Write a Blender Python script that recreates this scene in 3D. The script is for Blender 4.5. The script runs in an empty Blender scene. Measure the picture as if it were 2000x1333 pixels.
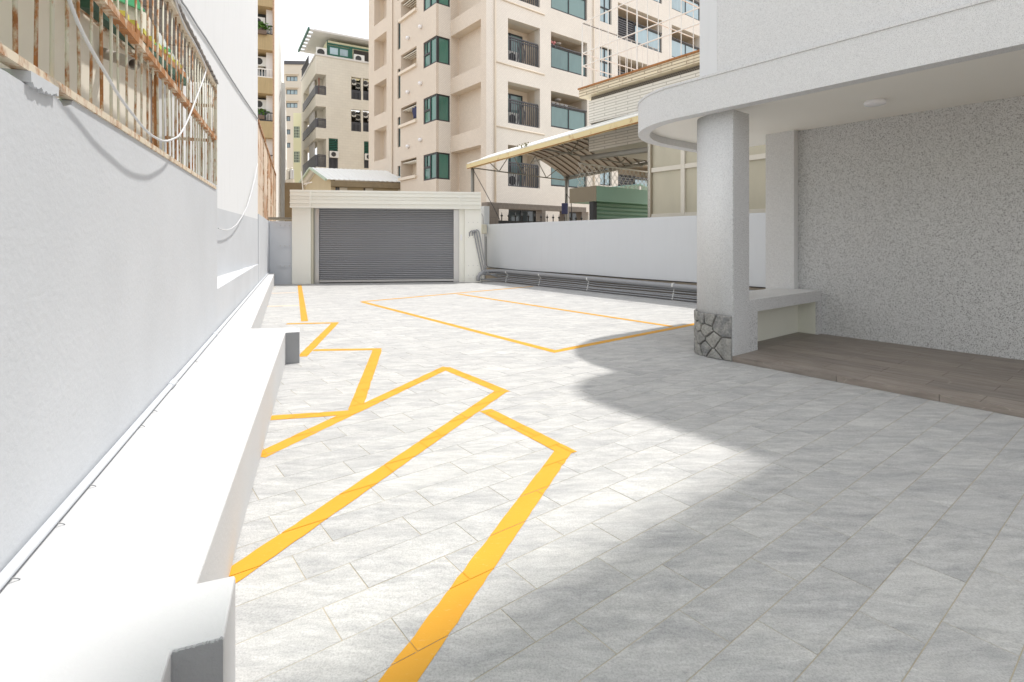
import bpy, bmesh, math, random
from mathutils import Matrix, Vector
random.seed(7)
S = 1.35                       # metres per calibration unit (camera height = 1 unit)
F, HY, VX = 1025.0, 470.0, 206.0   # focal length / horizon row / vanishing column, in 2000-px photo units
scene = bpy.context.scene
col = scene.collection

# ------------------------------------------------------------------ camera
cam_d = bpy.data.cameras.new('camera'); cam = bpy.data.objects.new('camera', cam_d); col.objects.link(cam)
cam.location = (0, 0, S); cam.rotation_euler = (math.pi / 2, 0, 0)
cam_d.sensor_width = 36; cam_d.lens = 36 * F / 2000
cam_d.shift_y = -(666.5 - HY) / 2000
cam_d.clip_end = 2000; cam_d.clip_start = 0.05
scene.camera = cam

# ------------------------------------------------------------------ grid axes (yard tiles and buildings share them)
_n = math.hypot(VX - 1000, F)
D1 = ((VX - 1000) / _n, F / _n)            # "along", away from camera
D2 = (D1[1], -D1[0])                       # "across", to the right
SUN_TAN = 2.68
SUN_EL = math.atan(SUN_TAN)
SUN_AZ = math.atan2(D2[1], D2[0]) - math.radians(0.3)

# ------------------------------------------------------------------ sky and sun
w = bpy.data.worlds.new('World'); scene.world = w; w.use_nodes = True
nt = w.node_tree; nt.nodes.clear()
out = nt.nodes.new('ShaderNodeOutputWorld'); bg = nt.nodes.new('ShaderNodeBackground')
sky = nt.nodes.new('ShaderNodeTexSky'); sky.sky_type = 'NISHITA'; sky.sun_disc = False
sky.sun_elevation = SUN_EL; sky.sun_rotation = math.pi / 2 - SUN_AZ
sky.dust_density = 3.0; sky.air_density = 1.0
tc = nt.nodes.new('ShaderNodeTexCoord'); mp = nt.nodes.new('ShaderNodeMapping'); mp.inputs['Scale'].default_value = (1.6, 1.6, 4)
nz = nt.nodes.new('ShaderNodeTexNoise'); nz.inputs['Scale'].default_value = 2.2; nz.inputs['Detail'].default_value = 6
rp = nt.nodes.new('ShaderNodeValToRGB'); rp.color_ramp.elements[0].position = .22; rp.color_ramp.elements[1].position = .5
mx = nt.nodes.new('ShaderNodeMix'); mx.data_type = 'RGBA'
nt.links.new(tc.outputs['Generated'], mp.inputs['Vector']); nt.links.new(mp.outputs[0], nz.inputs['Vector'])
nt.links.new(nz.outputs['Fac'], rp.inputs['Fac']); nt.links.new(rp.outputs['Color'], mx.inputs['Factor'])
nt.links.new(sky.outputs[0], mx.inputs['A']); mx.inputs['B'].default_value = (8.2, 8.35, 8.55, 1)   # thin bright cloud
nt.links.new(mx.outputs['Result'], bg.inputs['Color']); bg.inputs['Strength'].default_value = 0.13
nt.links.new(bg.outputs[0], out.inputs[0])
sd = bpy.data.lights.new('sun', 'SUN'); so = bpy.data.objects.new('sun', sd); col.objects.link(so)
sd.energy = 3.0; sd.angle = math.radians(1.8); sd.color = (1, .965, .91)
sdir = Vector((math.cos(SUN_AZ) * math.cos(SUN_EL), math.sin(SUN_AZ) * math.cos(SUN_EL), math.sin(SUN_EL)))
so.rotation_euler = (-sdir).to_track_quat('-Z', 'Y').to_euler(); so.location = (10, 10, 30)

vs = scene.view_settings; vs.view_transform = 'Standard'; vs.look = 'None'; vs.exposure = 0.42; vs.gamma = 1.0; vs.use_curve_mapping = False
scene.cycles.use_denoising = True; scene.cycles.max_bounces = 8; scene.cycles.diffuse_bounces = 5
scene.cycles.caustics_reflective = False; scene.cycles.caustics_refractive = False

# ------------------------------------------------------------------ frames: pixel of the photo -> point on a plane of the place
class Frame:
    def __init__(s, o, ux):
        n = math.hypot(*ux); s.o = o; s.ux = (ux[0] / n, ux[1] / n); s.uy = (-s.ux[1], s.ux[0])
        s.mat = Matrix.Translation((o[0] * S, o[1] * S, 0)) @ Matrix.Rotation(math.atan2(s.ux[1], s.ux[0]), 4, 'Z')
    def loc(s, p):
        d = (p[0] - s.o[0], p[1] - s.o[1]); return d[0] * s.ux[0] + d[1] * s.ux[1], d[0] * s.uy[0] + d[1] * s.uy[1]
    def wor(s, x, y): return s.o[0] + x * s.ux[0] + y * s.uy[0], s.o[1] + x * s.ux[1] + y * s.uy[1]
    def g(s, x, y, z=0): return s.loc(gnd(x, y, z))
    def onx(s, x, y, X=0.0):      # plane x = X -> (y, z)
        t = (x - 1000) / F; Y = (X + s.o[0] * s.ux[0] + s.o[1] * s.ux[1]) / (t * s.ux[0] + s.ux[1])
        return s.loc((t * Y, Y))[1], 1 + (HY - y) / F * Y
    def ony(s, x, y, YY=0.0):     # plane y = YY -> (x, z)
        t = (x - 1000) / F; Y = (YY + s.o[0] * s.uy[0] + s.o[1] * s.uy[1]) / (t * s.uy[0] + s.uy[1])
        return s.loc((t * Y, Y))[0], 1 + (HY - y) / F * Y
def gnd(x, y, z=0.0):
    Y = (1 - z) * F / (y - HY); return ((x - 1000) / F * Y, Y)
def proj(p, z=0.0): return 1000 + F * p[0] / p[1], HY - F * (z - 1) / p[1]
G = Frame((0, 0), D2)                                     # x = across, y = along
ZL = .256
_lo = gnd(0, 1134, ZL); _lv = (580 - 1000, F)
L = Frame(_lo, (_lv[1], -_lv[0]))                         # left wall: x toward the yard, y along the wall
_gl = (-5.03, 11.99); _gr = (-.774, 12.6)
K = Frame(_gl, (_gr[0] - _gl[0], _gr[1] - _gl[1]))        # gate
Q = Frame(((617 - 1000) / F * 36, 36), (1800, F))         # grey building
BR = Frame(((535 - 1000) / F * 27.5, 27.5), (_lv[1], -_lv[0]))   # brown building
FAR = Frame(((560 - 1000) / F * 62, 62), (1, .05))

# ------------------------------------------------------------------ materials
MATS = {}
def new_mat(name):
    m = bpy.data.materials.new(name); m.use_nodes = True; t = m.node_tree; b = t.nodes['Principled BSDF']; MATS[name] = m
    return m, t, b
def N(t, typ, **kw):
    n = t.nodes.new(typ)
    for k, v in kw.items():
        if k.startswith('_'): setattr(n, k[1:], v)
        else: n.inputs[k].default_value = v
    return n
def lk(t, a, b): t.links.new(a, b)
def noise(t, vec, scale, detail=4, rough=.5): 
    n = N(t, 'ShaderNodeTexNoise', Scale=scale, Detail=detail, Roughness=rough); lk(t, vec, n.inputs['Vector']); return n.outputs['Fac']
def ramp(t, fac, p0, p1, c0=(0, 0, 0, 1), c1=(1, 1, 1, 1)):
    r = t.nodes.new('ShaderNodeValToRGB'); e = r.color_ramp.elements
    e[0].position, e[1].position = p0, p1; e[0].color, e[1].color = c0, c1
    lk(t, fac, r.inputs['Fac']); return r.outputs['Color']
def mix(t, fac, a, b, mode='MIX'):
    m = t.nodes.new('ShaderNodeMix'); m.data_type = 'RGBA'; m.blend_type = mode
    for s_, v in (('Factor', fac), ('A', a), ('B', b)):
        if hasattr(v, 'is_output'): lk(t, v, m.inputs[s_])
        else: m.inputs[s_].default_value = v
    return m.outputs['Result']
def c4(c): return (c[0], c[1], c[2], 1)
def mul(c, k): return (c[0] * k, c[1] * k, c[2] * k, 1)
def bump(t, b, h, strength=.2, dist=.01):
    n = N(t, 'ShaderNodeBump', Strength=strength, Distance=dist); lk(t, h, n.inputs['Height']); lk(t, n.outputs[0], b.inputs['Normal'])
def objco(t): return N(t, 'ShaderNodeTexCoord').outputs['Object']
def vmap(t, vec, scale=(1, 1, 1), rot=(0, 0, 0)):
    n = N(t, 'ShaderNodeMapping', Scale=scale, Rotation=rot); lk(t, vec, n.inputs['Vector']); return n.outputs[0]
def paint(name, c, rough=.6, var=.06, scale=1.5, grain=60, bstr=.12, streak=0.0, metal=0, spec=.4, dirt=None):
    m, t, b = new_mat(name); o = objco(t)
    f = noise(t, o, scale, 6, .6)
    cc = mix(t, f, mul(c, 1 - var), mul(c, 1 + var))
    if streak:
        s = ramp(t, noise(t, vmap(t, o, (7, 7, .5)), 2.0, 5), .5, .75)
        cc = mix(t, s, cc, mul(dirt or c, 1 - streak))
    lk(t, cc, b.inputs['Base Color']); b.inputs['Roughness'].default_value = rough; b.inputs['Metallic'].default_value = metal
    b.inputs['Specular IOR Level'].default_value = spec
    if bstr: bump(t, b, noise(t, o, grain, 4, .6), bstr, .004)
    return m
def speckle(name, c, dark, scale=150.0, amount=.5, rough=.85):
    m, t, b = new_mat(name); o = objco(t)
    f1 = noise(t, o, scale, 1, .5); f2 = noise(t, o, scale * 1.7, 1, .5); f3 = noise(t, o, 1.2, 4); f4 = noise(t, o, scale * .22, 3, .6)
    base = mix(t, f3, mul(c, .95), mul(c, 1.05)); base = mix(t, 1.0, base, mix(t, f4, (.9, .9, .9, 1), (1.1, 1.1, 1.1, 1)), 'MULTIPLY')
    d = ramp(t, f1, .52, .70); l = ramp(t, f2, .50, .70)
    cc = mix(t, mix(t, amount * .8, (0, 0, 0, 1), l), base, mul(c, 1.3))
    cc = mix(t, mix(t, amount, (0, 0, 0, 1), d), cc, c4(dark))
    lk(t, cc, b.inputs['Base Color']); b.inputs['Roughness'].default_value = rough; b.inputs['Specular IOR Level'].default_value = .25
    bump(t, b, f1, .4, .004); return m
def rusty(name, c, amt=.5, scale=14.0):
    m, t, b = new_mat(name); o = objco(t)
    r = N(t, 'ShaderNodeObjectInfo').outputs['Random']
    n1 = noise(t, vmap(t, o, (1, 1, .55)), scale, 8, .7)
    add = N(t, 'ShaderNodeMath', _operation='MULTIPLY_ADD'); lk(t, r, add.inputs[0]); add.inputs[1].default_value = .2; lk(t, n1, add.inputs[2])
    f = ramp(t, add.outputs[0], 1.02 - amt - .08, 1.02 - amt + .06)
    n2 = noise(t, o, scale * 3, 5)
    ru = mix(t, n2, (.20, .075, .022, 1), (.52, .235, .08, 1))
    lk(t, mix(t, f, c4(c), ru), b.inputs['Base Color']); b.inputs['Roughness'].default_value = .75; bump(t, b, n1, .3, .003); return m
def tiled(name, c, grout, bw=.13, bh=.06, mortar=.006, var=.1, rough=.45, dirt=.0, offs=.5):
    m, t, b = new_mat(name); o = objco(t)
    sp = N(t, 'ShaderNodeSeparateXYZ'); lk(t, o, sp.inputs[0])
    ad = N(t, 'ShaderNodeMath', _operation='ADD'); lk(t, sp.outputs[0], ad.inputs[0]); lk(t, sp.outputs[1], ad.inputs[1])
    cb = N(t, 'ShaderNodeCombineXYZ'); lk(t, ad.outputs[0], cb.inputs[0]); lk(t, sp.outputs[2], cb.inputs[1])
    br = N(t, 'ShaderNodeTexBrick', Scale=1.0); br.inputs['Brick Width'].default_value = bw; br.inputs['Row Height'].default_value = bh
    br.inputs['Mortar Size'].default_value = mortar; br.offset = offs
    br.inputs['Color1'].default_value = mul(c, 1 - var); br.inputs['Color2'].default_value = mul(c, 1 + var); br.inputs['Mortar'].default_value = c4(grout)
    lk(t, cb.outputs[0], br.inputs['Vector'])
    cc = mix(t, noise(t, o, .7, 5), mul((1, 1, 1), .9), (1.06, 1.06, 1.06, 1)); cc = mix(t, 1.0, br.outputs['Color'], cc, 'MULTIPLY')
    if dirt:
        s = ramp(t, noise(t, vmap(t, o, (5, 5, .4)), 1.2, 6), .55, .8); cc = mix(t, mix(t, .6, (0, 0, 0, 1), s), cc, mul((.30, .19, .09), 1))
    lk(t, cc, b.inputs['Base Color']); b.inputs['Roughness'].default_value = rough
    bump(t, b, br.outputs['Fac'], -.1, .004); return m
def glass(name, c, rough=.08, spec=.8, var=.35):
    m, t, b = new_mat(name); o = objco(t); r = N(t, 'ShaderNodeObjectInfo').outputs['Random']
    cc = mix(t, r, mul(c, 1 - var), mul(c, 1 + var))
    lk(t, mix(t, noise(t, vmap(t, o, (1, 1, .3)), 3, 4), cc, mul(c, 1.3)), b.inputs['Base Color'])
    b.inputs['Roughness'].default_value = rough; b.inputs['Specular IOR Level'].default_value = spec; return m

def mat_tile():
    m, t, b = new_mat('stone_tile')
    oi = N(t, 'ShaderNodeObjectInfo').outputs['Random']; ge = N(t, 'ShaderNodeNewGeometry')
    rnd = N(t, 'ShaderNodeMath', _operation='ADD'); lk(t, oi, rnd.inputs[0]); lk(t, ge.outputs['Random Per Island'], rnd.inputs[1])
    cb = N(t, 'ShaderNodeMath', _operation='MULTIPLY', ); lk(t, rnd.outputs[0], cb.inputs[0]); cb.inputs[1].default_value = 37.0
    vz = N(t, 'ShaderNodeCombineXYZ'); lk(t, cb.outputs[0], vz.inputs[2])
    va = N(t, 'ShaderNodeVectorMath', _operation='ADD'); lk(t, ge.outputs['Position'], va.inputs[0]); lk(t, vz.outputs[0], va.inputs[1])
    wp_ = N(t, 'ShaderNodeTexNoise', Scale=2.2, Detail=3.0); lk(t, va.outputs[0], wp_.inputs['Vector'])
    wv_ = N(t, 'ShaderNodeVectorMath', _operation='MULTIPLY_ADD'); lk(t, wp_.outputs['Color'], wv_.inputs[0]); wv_.inputs[1].default_value = (.16, .16, 0); lk(t, va.outputs[0], wv_.inputs[2])
    st = vmap(t, wv_.outputs[0], (1.0, 4.2, 1), (0, 0, math.radians(-14)))
    n1 = noise(t, st, 1.7, 9, .6); n2 = noise(t, st, 5.5, 10, .72); n3 = noise(t, va.outputs[0], 150, 4, .75); n4 = noise(t, va.outputs[0], 1.6, 4)
    cc = mix(t, ramp(t, n1, .28, .72), (.385, .387, .392, 1), (.565, .56, .545, 1))
    cc = mix(t, mix(t, .7, (0, 0, 0, 1), ramp(t, n2, .5, .82)), cc, (.72, .72, .71, 1))
    cc = mix(t, mix(t, .45, (0, 0, 0, 1), ramp(t, n2, .28, .49, (1, 1, 1, 1), (0, 0, 0, 1))), cc, (.235, .24, .25, 1))
    n5 = noise(t, vmap(t, wv_.outputs[0], (1.0, 5.0, 1), (0, 0, math.radians(-20))), 13, 12, .82)
    cc = mix(t, mix(t, .7, (0, 0, 0, 1), ramp(t, n5, .3, .45, (1, 1, 1, 1), (0, 0, 0, 1))), cc, (.27, .273, .28, 1))
    cc = mix(t, mix(t, .5, (0, 0, 0, 1), ramp(t, n5, .55, .66)), cc, (.76, .755, .74, 1))
    cc = mix(t, ramp(t, n3, .36, .56), mix(t, 1.0, cc, (.74, .74, .74, 1), 'MULTIPLY'), cc)
    fr = N(t, 'ShaderNodeMath', _operation='FRACT'); lk(t, rnd.outputs[0], fr.inputs[0])
    cc = mix(t, 1.0, cc, mix(t, fr.outputs[0], (.95, .95, .955, 1), (1.045, 1.045, 1.04, 1)), 'MULTIPLY')
    lk(t, cc, b.inputs['Base Color'])
    rr = N(t, 'ShaderNodeMapRange'); lk(t, n4, rr.inputs[0]); rr.inputs[3].default_value = .5; rr.inputs[4].default_value = .72
    lk(t, rr.outputs[0], b.inputs['Roughness']); b.inputs['Specular IOR Level'].default_value = .35
    h = N(t, 'ShaderNodeMath', _operation='ADD'); lk(t, n2, h.inputs[0]); lk(t, n3, h.inputs[1]); bump(t, b, h.outputs[0], .25, .004)
mat_tile()
paint('grout', (.44, .39, .30), .9, .2, 9, 120, .3)
def mat_marking():
    m, t, b = new_mat('yellow_marking'); o = N(t, 'ShaderNodeNewGeometry').outputs['Position']
    f = noise(t, o, 3, 6); n = noise(t, vmap(t, o, (1, 4, 1)), 22, 6, .7)
    cc = mix(t, f, (.62, .29, .009, 1), (.67, .335, .014, 1)); cc = mix(t, mix(t, .6, (0, 0, 0, 1), ramp(t, n, .60, .72)), cc, (.70, .50, .22, 1))
    lk(t, cc, b.inputs['Base Color']); b.inputs['Roughness'].default_value = .55; bump(t, b, noise(t, o, 120, 3), .2, .003)
mat_marking()
paint('faded_marking', (.8, .58, .38), .6)
paint('wall_grey_paint', (.54, .56, .59), .8, .13, .9, 35, .45)
paint('wall_white_paint', (.70, .71, .725), .8, .02, .8, 40, .2, streak=.04)
paint('ledge_white_paint', (.56, .565, .575), .65, .05, 2.2, 60, .4)
paint('dark_grey', (.30, .305, .315), .8, .12, 5, 60, .6)
paint('boundary_paint', (.62, .64, .665), .65, .05, .7, 40, .2, streak=.02)
paint('bare_cement', (.46, .39, .31), .9, .15, 4, 60, .4)
paint('cream_metal', (.87, .865, .80), .42, .03, 1.0, 30, .03, spec=.5)
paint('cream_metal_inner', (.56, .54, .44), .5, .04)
paint('shutter_grey', (.31, .315, .335), .42, .06, 2, 40, .02, spec=.55)
paint('steel', (.55, .54, .53), .32, .06, 2, 30, .02, metal=.85)
paint('door_grey', (.60, .625, .66), .5, .06, 2, 40, .12)
paint('pvc_grey', (.30, .305, .32), .38, .08, 2, 30, .02, spec=.5)
paint('pvc_white', (.70, .70, .70), .45, .05, 3)
paint('clip_white', (.75, .75, .73), .4)
paint('cable_black', (.03, .03, .03), .5)
paint('cable_white', (.62, .63, .65), .45, .05)
paint('cable_grey', (.30, .31, .33), .5, .1)
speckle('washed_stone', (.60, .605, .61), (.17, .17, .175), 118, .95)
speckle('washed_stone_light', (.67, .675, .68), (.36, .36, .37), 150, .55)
paint('ceiling_cream', (.88, .86, .80), .6, .03, 1)
paint('bench_inner', (.70, .70, .62), .8, .05, 2, 50, .3)
paint('lamp_white', (.85, .85, .88), .25, .01, 1, 20, 0)
def mat_stone():
    m, t, b = new_mat('field_stone'); o = objco(t); r = N(t, 'ShaderNodeObjectInfo').outputs['Random']
    n = noise(t, o, 12, 8, .65); n2 = noise(t, o, 50, 5)
    c = mix(t, r, (.19, .195, .205, 1), (.38, .37, .34, 1)); c = mix(t, ramp(t, n, .4, .7), c, (.44, .43, .40, 1)); c = mix(t, ramp(t, n2, .35, .6), mix(t, 1.0, c, (.7, .7, .7, 1), 'MULTIPLY'), c)
    lk(t, c, b.inputs['Base Color']); b.inputs['Roughness'].default_value = .85; bump(t, b, n, .8, .015)
mat_stone()
paint('dark_mortar', (.16, .155, .15), .95, .2, 8, 80, .5)
def mat_plank():
    m, t, b = new_mat('brown_tile'); ge = N(t, 'ShaderNodeNewGeometry'); o = objco(t); r = N(t, 'ShaderNodeObjectInfo').outputs['Random']
    st = vmap(t, o, (6, 1.0, 6), (0, 0, math.radians(10)))
    n = noise(t, st, 3, 8, .65); n2 = noise(t, o, 130, 3)
    c = mix(t, ramp(t, n, .3, .7), (.20, .17, .15, 1), (.32, .285, .255, 1)); c = mix(t, 1.0, c, mix(t, r, (.86, .86, .86, 1), (1.12, 1.1, 1.08, 1)), 'MULTIPLY')
    wv = N(t, 'ShaderNodeTexVoronoi', Scale=1.6); wv.feature = 'DISTANCE_TO_EDGE'; lk(t, mix(t, .12, st, N(t, 'ShaderNodeTexNoise', Scale=2.0).outputs['Color']), wv.inputs['Vector'])
    c = mix(t, ramp(t, wv.outputs['Distance'], .0, .012, (.35, .35, .35, 1), (0, 0, 0, 1)), c, (.5, .45, .4, 1))
    lk(t, c, b.inputs['Base Color']); b.inputs['Roughness'].default_value = .5; bump(t, b, n2, .15, .003)
mat_plank()
paint('plank_joint', (.16, .13, .11), .9)
rusty('rust_bar', (.62, .60, .50), .36)
rusty('rust_rail', (.66, .58, .46), .38, 9)
rusty('rust_panel', (.66, .54, .43), .34, 2.5)
rusty('rust_beam', (.55, .42, .25), .62, 7)
paint('olive_wall', (.78, .73, .63), .85, .05, 1, 40, .2)
paint('green_awning', (.02, .34, .13), .45, .1, 3)
def sheet(name, c, k=.7):
    m, t, b = new_mat(name); tr_ = t.nodes.new('ShaderNodeBsdfTranslucent'); tr_.inputs['Color'].default_value = c4(c); mxs = t.nodes.new('ShaderNodeMixShader'); mxs.inputs[0].default_value = k
    b.inputs['Base Color'].default_value = c4(c); b.inputs['Roughness'].default_value = .5
    lk(t, b.outputs[0], mxs.inputs[1]); lk(t, tr_.outputs[0], mxs.inputs[2]); lk(t, mxs.outputs[0], t.nodes['Material Output'].inputs['Surface'])
sheet('green_sheet', (.30, .75, .36)); sheet('milky_sheet', (.75, .72, .66))
paint('dark_green', (.03, .09, .06), .6, .2, 3)
paint('yellow_trim', (.62, .60, .12), .6, .15, 6)
paint('sheet_grey', (.30, .29, .29), .5, .15, 6, 30, .2)
tiled('beige_tile_shaded', (.72, .635, .54), (.55, .475, .40), .13, .066, .009, .04)  # tower tile, darkened for the faces in shade
tiled('beige_tile_lit', (.80, .75, .685), (.64, .59, .53), .13, .066, .009, .03)  # same tower tile, paler on the brighter faces; light put into the colour
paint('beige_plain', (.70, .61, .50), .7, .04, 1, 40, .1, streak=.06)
paint('beige_trim', (.74, .66, .56), .6, .05, 2, 40, .05)
glass('green_glass', (.045, .15, .12), .06, .9)
glass('teal_glass', (.12, .20, .20), .06, .9)
glass('blue_glass', (.30, .40, .45), .06, .9)
glass('dark_glass', (.035, .045, .05), .06, .9)
paint('dark_frame', (.035, .037, .042), .4, .1)
paint('rail_grey', (.09, .09, .10), .45, .1)
paint('dark_interior', (.05, .045, .04), .9)
paint('curtain', (.5, .55, .5), .9)
tiled('grey_tile', (.70, .665, .58), (.62, .585, .50), .5, .24, .01, .02)
paint('grey_plain', (.68, .645, .56), .8, .03, .5, 40, .05)
paint('grey_light', (.66, .65, .63), .8, .02)
paint('band_dark', (.10, .105, .12), .5)
paint('green_frame', (.025, .12, .085), .5)
paint('pale_yellow', (.68, .67, .47), .7, .04, .6)
paint('ac_white', (.72, .72, .69), .5, .05, 3)
paint('ac_dark', (.05, .05, .05), .6)
paint('ochre_wall', (.47, .36, .20), .8, .12, 1.5, 40, .1, streak=.15)
paint('pink_wall', (.52, .31, .22), .8, .08, 1)
tiled('brown_tile_strip', (.52, .33, .21), (.4, .25, .16), .3, .24, .015, .06)
paint('bright_white', (.80, .80, .79), .8, .015, .3, 40, .03, streak=.03)
paint('roof_white', (.82, .83, .82), .45, .03, .5)
paint('roof_green_trim', (.42, .50, .40), .6, .05)
paint('mossy', (.24, .19, .12), .95, .35, 3, 40, .6)
paint('house_wall', (.50, .42, .28), .9, .12, 1)
paint('leaf', (.07, .16, .02), .6, .3, 4)
paint('leaf_dry', (.2, .19, .1), .7, .3, 4)
paint('far_wall', (.62, .57, .49), .8, .03, .2)
paint('tank_steel', (.6, .6, .6), .3, .05, 2, metal=.7)
paint('gutter_cream', (.66, .53, .26), .6, .08, 2, 40, .1)
rusty('gutter_rust', (.72, .60, .34), .26, 3)
paint('canvas_white', (.80, .80, .76), .7, .03)
paint('under_brown', (.46, .42, .38), .7, .1, 2, streak=.1)
paint('rib_brown', (.17, .12, .09), .7, .1)
paint('steel_paint', (.28, .27, .24), .55, .15, 3)
tiled('long_white_tile', (.74, .71, .64), (.45, .42, .36), .9, .085, .012, .02)
tiled('long_stained_tile', (.72, .63, .46), (.33, .26, .17), .9, .085, .014, .08, dirt=1)
rusty('coping_rust', (.62, .50, .34), .56, 3)
tiled('vent_dark', (.055, .048, .04), (.20, .18, .15), .07, .05, .014, .2)
glass('frosted', (.43, .40, .31), .45, .4, .1)
paint('frame_cream', (.66, .62, .54), .7, .08, 3)
paint('jade_green', (.33, .57, .45), .5, .06, 1)
paint('jade_dark', (.24, .40, .30), .5, .08, 1)
paint('taupe', (.30, .255, .185), .8, .1, 1)
tiled('brown_gate_tile', (.22, .185, .155), (.14, .12, .1), .09, .3, .008, .08)
paint('black_iron', (.012, .012, .012), .5)
paint('teal_roof', (.30, .52, .49), .5, .1)
paint('white_iron', (.80, .78, .74), .5, .06, 6)
paint('cloth_blue', (.05, .055, .12), .9)
paint('cloth_white', (.75, .75, .75), .9)
paint('pink_toy', (.6, .25, .25), .7)
paint('red_pipe', (.3, .05, .03), .5)
paint('meter_cream', (.66, .63, .52), .45, .04)

# ------------------------------------------------------------------ mesh builder
ROOT = {}
class MB:
    def __init__(s): s.v = []; s.f = []; s.sm = []
    def add(s, vs_, fs, smooth=False):
        k = len(s.v); s.v += [tuple(p) for p in vs_]
        for f in fs: s.f.append(tuple(i + k for i in f)); s.sm.append(smooth)
        return s
    def box(s, x0, x1, y0, y1, z0, z1):
        return s.add([(x, y, z) for z in (z0, z1) for y in (y0, y1) for x in (x0, x1)],
                     [(0, 2, 3, 1), (4, 5, 7, 6), (0, 1, 5, 4), (2, 6, 7, 3), (0, 4, 6, 2), (1, 3, 7, 5)])
    def prism(s, poly, ax, lo, hi, smooth=False):
        n = len(poly)
        def p(q, h): return (h, q[0], q[1]) if ax == 'x' else (q[0], h, q[1]) if ax == 'y' else (q[0], q[1], h)
        k = len(s.v); s.v += [p(q, lo) for q in poly] + [p(q, hi) for q in poly]
        s.f += [tuple(k + i for i in range(n)), tuple(k + n + i for i in range(n))[::-1]]; s.sm += [False, False]
        for i in range(n):
            j = (i + 1) % n; s.f.append((k + i, k + j, k + n + j, k + n + i)); s.sm.append(smooth)
        return s
    def tube(s, pts, r, n=8, cap=True):
        pts = [Vector(p) for p in pts]; k = len(s.v); up = None
        for i, p in enumerate(pts):
            d = (pts[min(i + 1, len(pts) - 1)] - pts[max(i - 1, 0)]).normalized()
            if up is None: up = Vector((0, 0, 1)) if abs(d.z) < .9 else Vector((1, 0, 0))
            a = d.cross(up).normalized(); b_ = a.cross(d).normalized(); up = b_
            rr = r[i] if isinstance(r, (list, tuple)) else r
            for j in range(n):
                t = 2 * math.pi * (j + .5) / n; s.v.append(tuple(p + a * (rr * math.cos(t)) + b_ * (rr * math.sin(t))))
        for i in range(len(pts) - 1):
            for j in range(n):
                s.f.append((k + i * n + j, k + i * n + (j + 1) % n, k + (i + 1) * n + (j + 1) % n, k + (i + 1) * n + j)); s.sm.append(n > 5)
        if cap:
            s.f += [tuple(k + j for j in range(n))[::-1], tuple(k + (len(pts) - 1) * n + j for j in range(n))]; s.sm += [False, False]
        return s
    def bar(s, p, q, w, h=None):      # square bar between two points
        return s.tube([p, q], w * .7071, 4)
    def ring(s, outer, inner, z0, z1):
        n = len(outer); k = len(s.v)
        s.v += [(p[0], p[1], z) for z in (z0, z1) for P in (outer, inner) for p in P]
        for i in range(n - 1):
            j = i + 1
            for a, b_ in ((0, n), (3 * n, 2 * n), (2 * n, 0), (n, 3 * n)):
                s.f.append((k + a + i, k + a + j, k + b_ + j, k + b_ + i)); s.sm.append(False)
        for e in (0, n - 1): s.f.append((k + e, k + n + e, k + 3 * n + e, k + 2 * n + e)); s.sm.append(False)
        return s
    def mesh(s, name, mat, base=(0, 0, 0), bev=0):
        me = bpy.data.meshes.new(name)
        me.from_pydata([((x - base[0]) * S, (y - base[1]) * S, (z - base[2]) * S) for x, y, z in s.v], [], s.f)
        me.polygons.foreach_set('use_smooth', s.sm)
        bm = bmesh.new(); bm.from_mesh(me); bmesh.ops.recalc_face_normals(bm, faces=bm.faces); bm.to_mesh(me); bm.free()
        me.materials.append(MATS[mat]); return me
    def part(s, name, mat, parent, bev=0, kind=None, label=None):
        base = ROOT[parent.name]; o = bpy.data.objects.new(name, s.mesh(name, mat, base)); col.objects.link(o)
        o.parent = parent; ROOT[o.name] = base
        if bev: bevel(o, bev)
        if kind: o['kind'] = kind
        if label: o['label'] = label
        return o
    def thing(s, name, mat, frame, label, cat, group=None, bev=0, kind=None):
        xs, ys, zs = zip(*s.v); base = ((min(xs) + max(xs)) / 2, (min(ys) + max(ys)) / 2, min(zs))
        o = bpy.data.objects.new(name, s.mesh(name, mat, base)); col.objects.link(o)
        o.matrix_world = frame.mat @ Matrix.Translation((base[0] * S, base[1] * S, base[2] * S)); ROOT[o.name] = base
        tag(o, label, cat, group, kind)
        if bev: bevel(o, bev)
        return o
def bevel(o, wd):
    m = o.modifiers.new('bevel', 'BEVEL'); m.width = wd; m.segments = 2; m.limit_method = 'ANGLE'; m.angle_limit = math.radians(40)
def tag(o, label=None, cat=None, group=None, kind=None):
    if label: o['label'] = label
    if cat: o['category'] = cat
    if group: o['group'] = group
    if kind: o['kind'] = kind
def thing(name, frame, base, label, cat, group=None):
    o = bpy.data.objects.new(name, None); col.objects.link(o); o.empty_display_size = .2
    o.matrix_world = frame.mat @ Matrix.Translation((base[0] * S, base[1] * S, base[2] * S)); ROOT[o.name] = base
    tag(o, label, cat, group); return o
def same(o, parent, dx=0, dy=0, dz=0, name=None):      # copy of a part, shifted, sharing its mesh
    c = o.copy(); c.name = name or o.name.split('.')[0]; col.objects.link(c); c.parent = parent
    c.location = (o.location[0] + dx * S, o.location[1] + dy * S, o.location[2] + dz * S); return c
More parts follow.
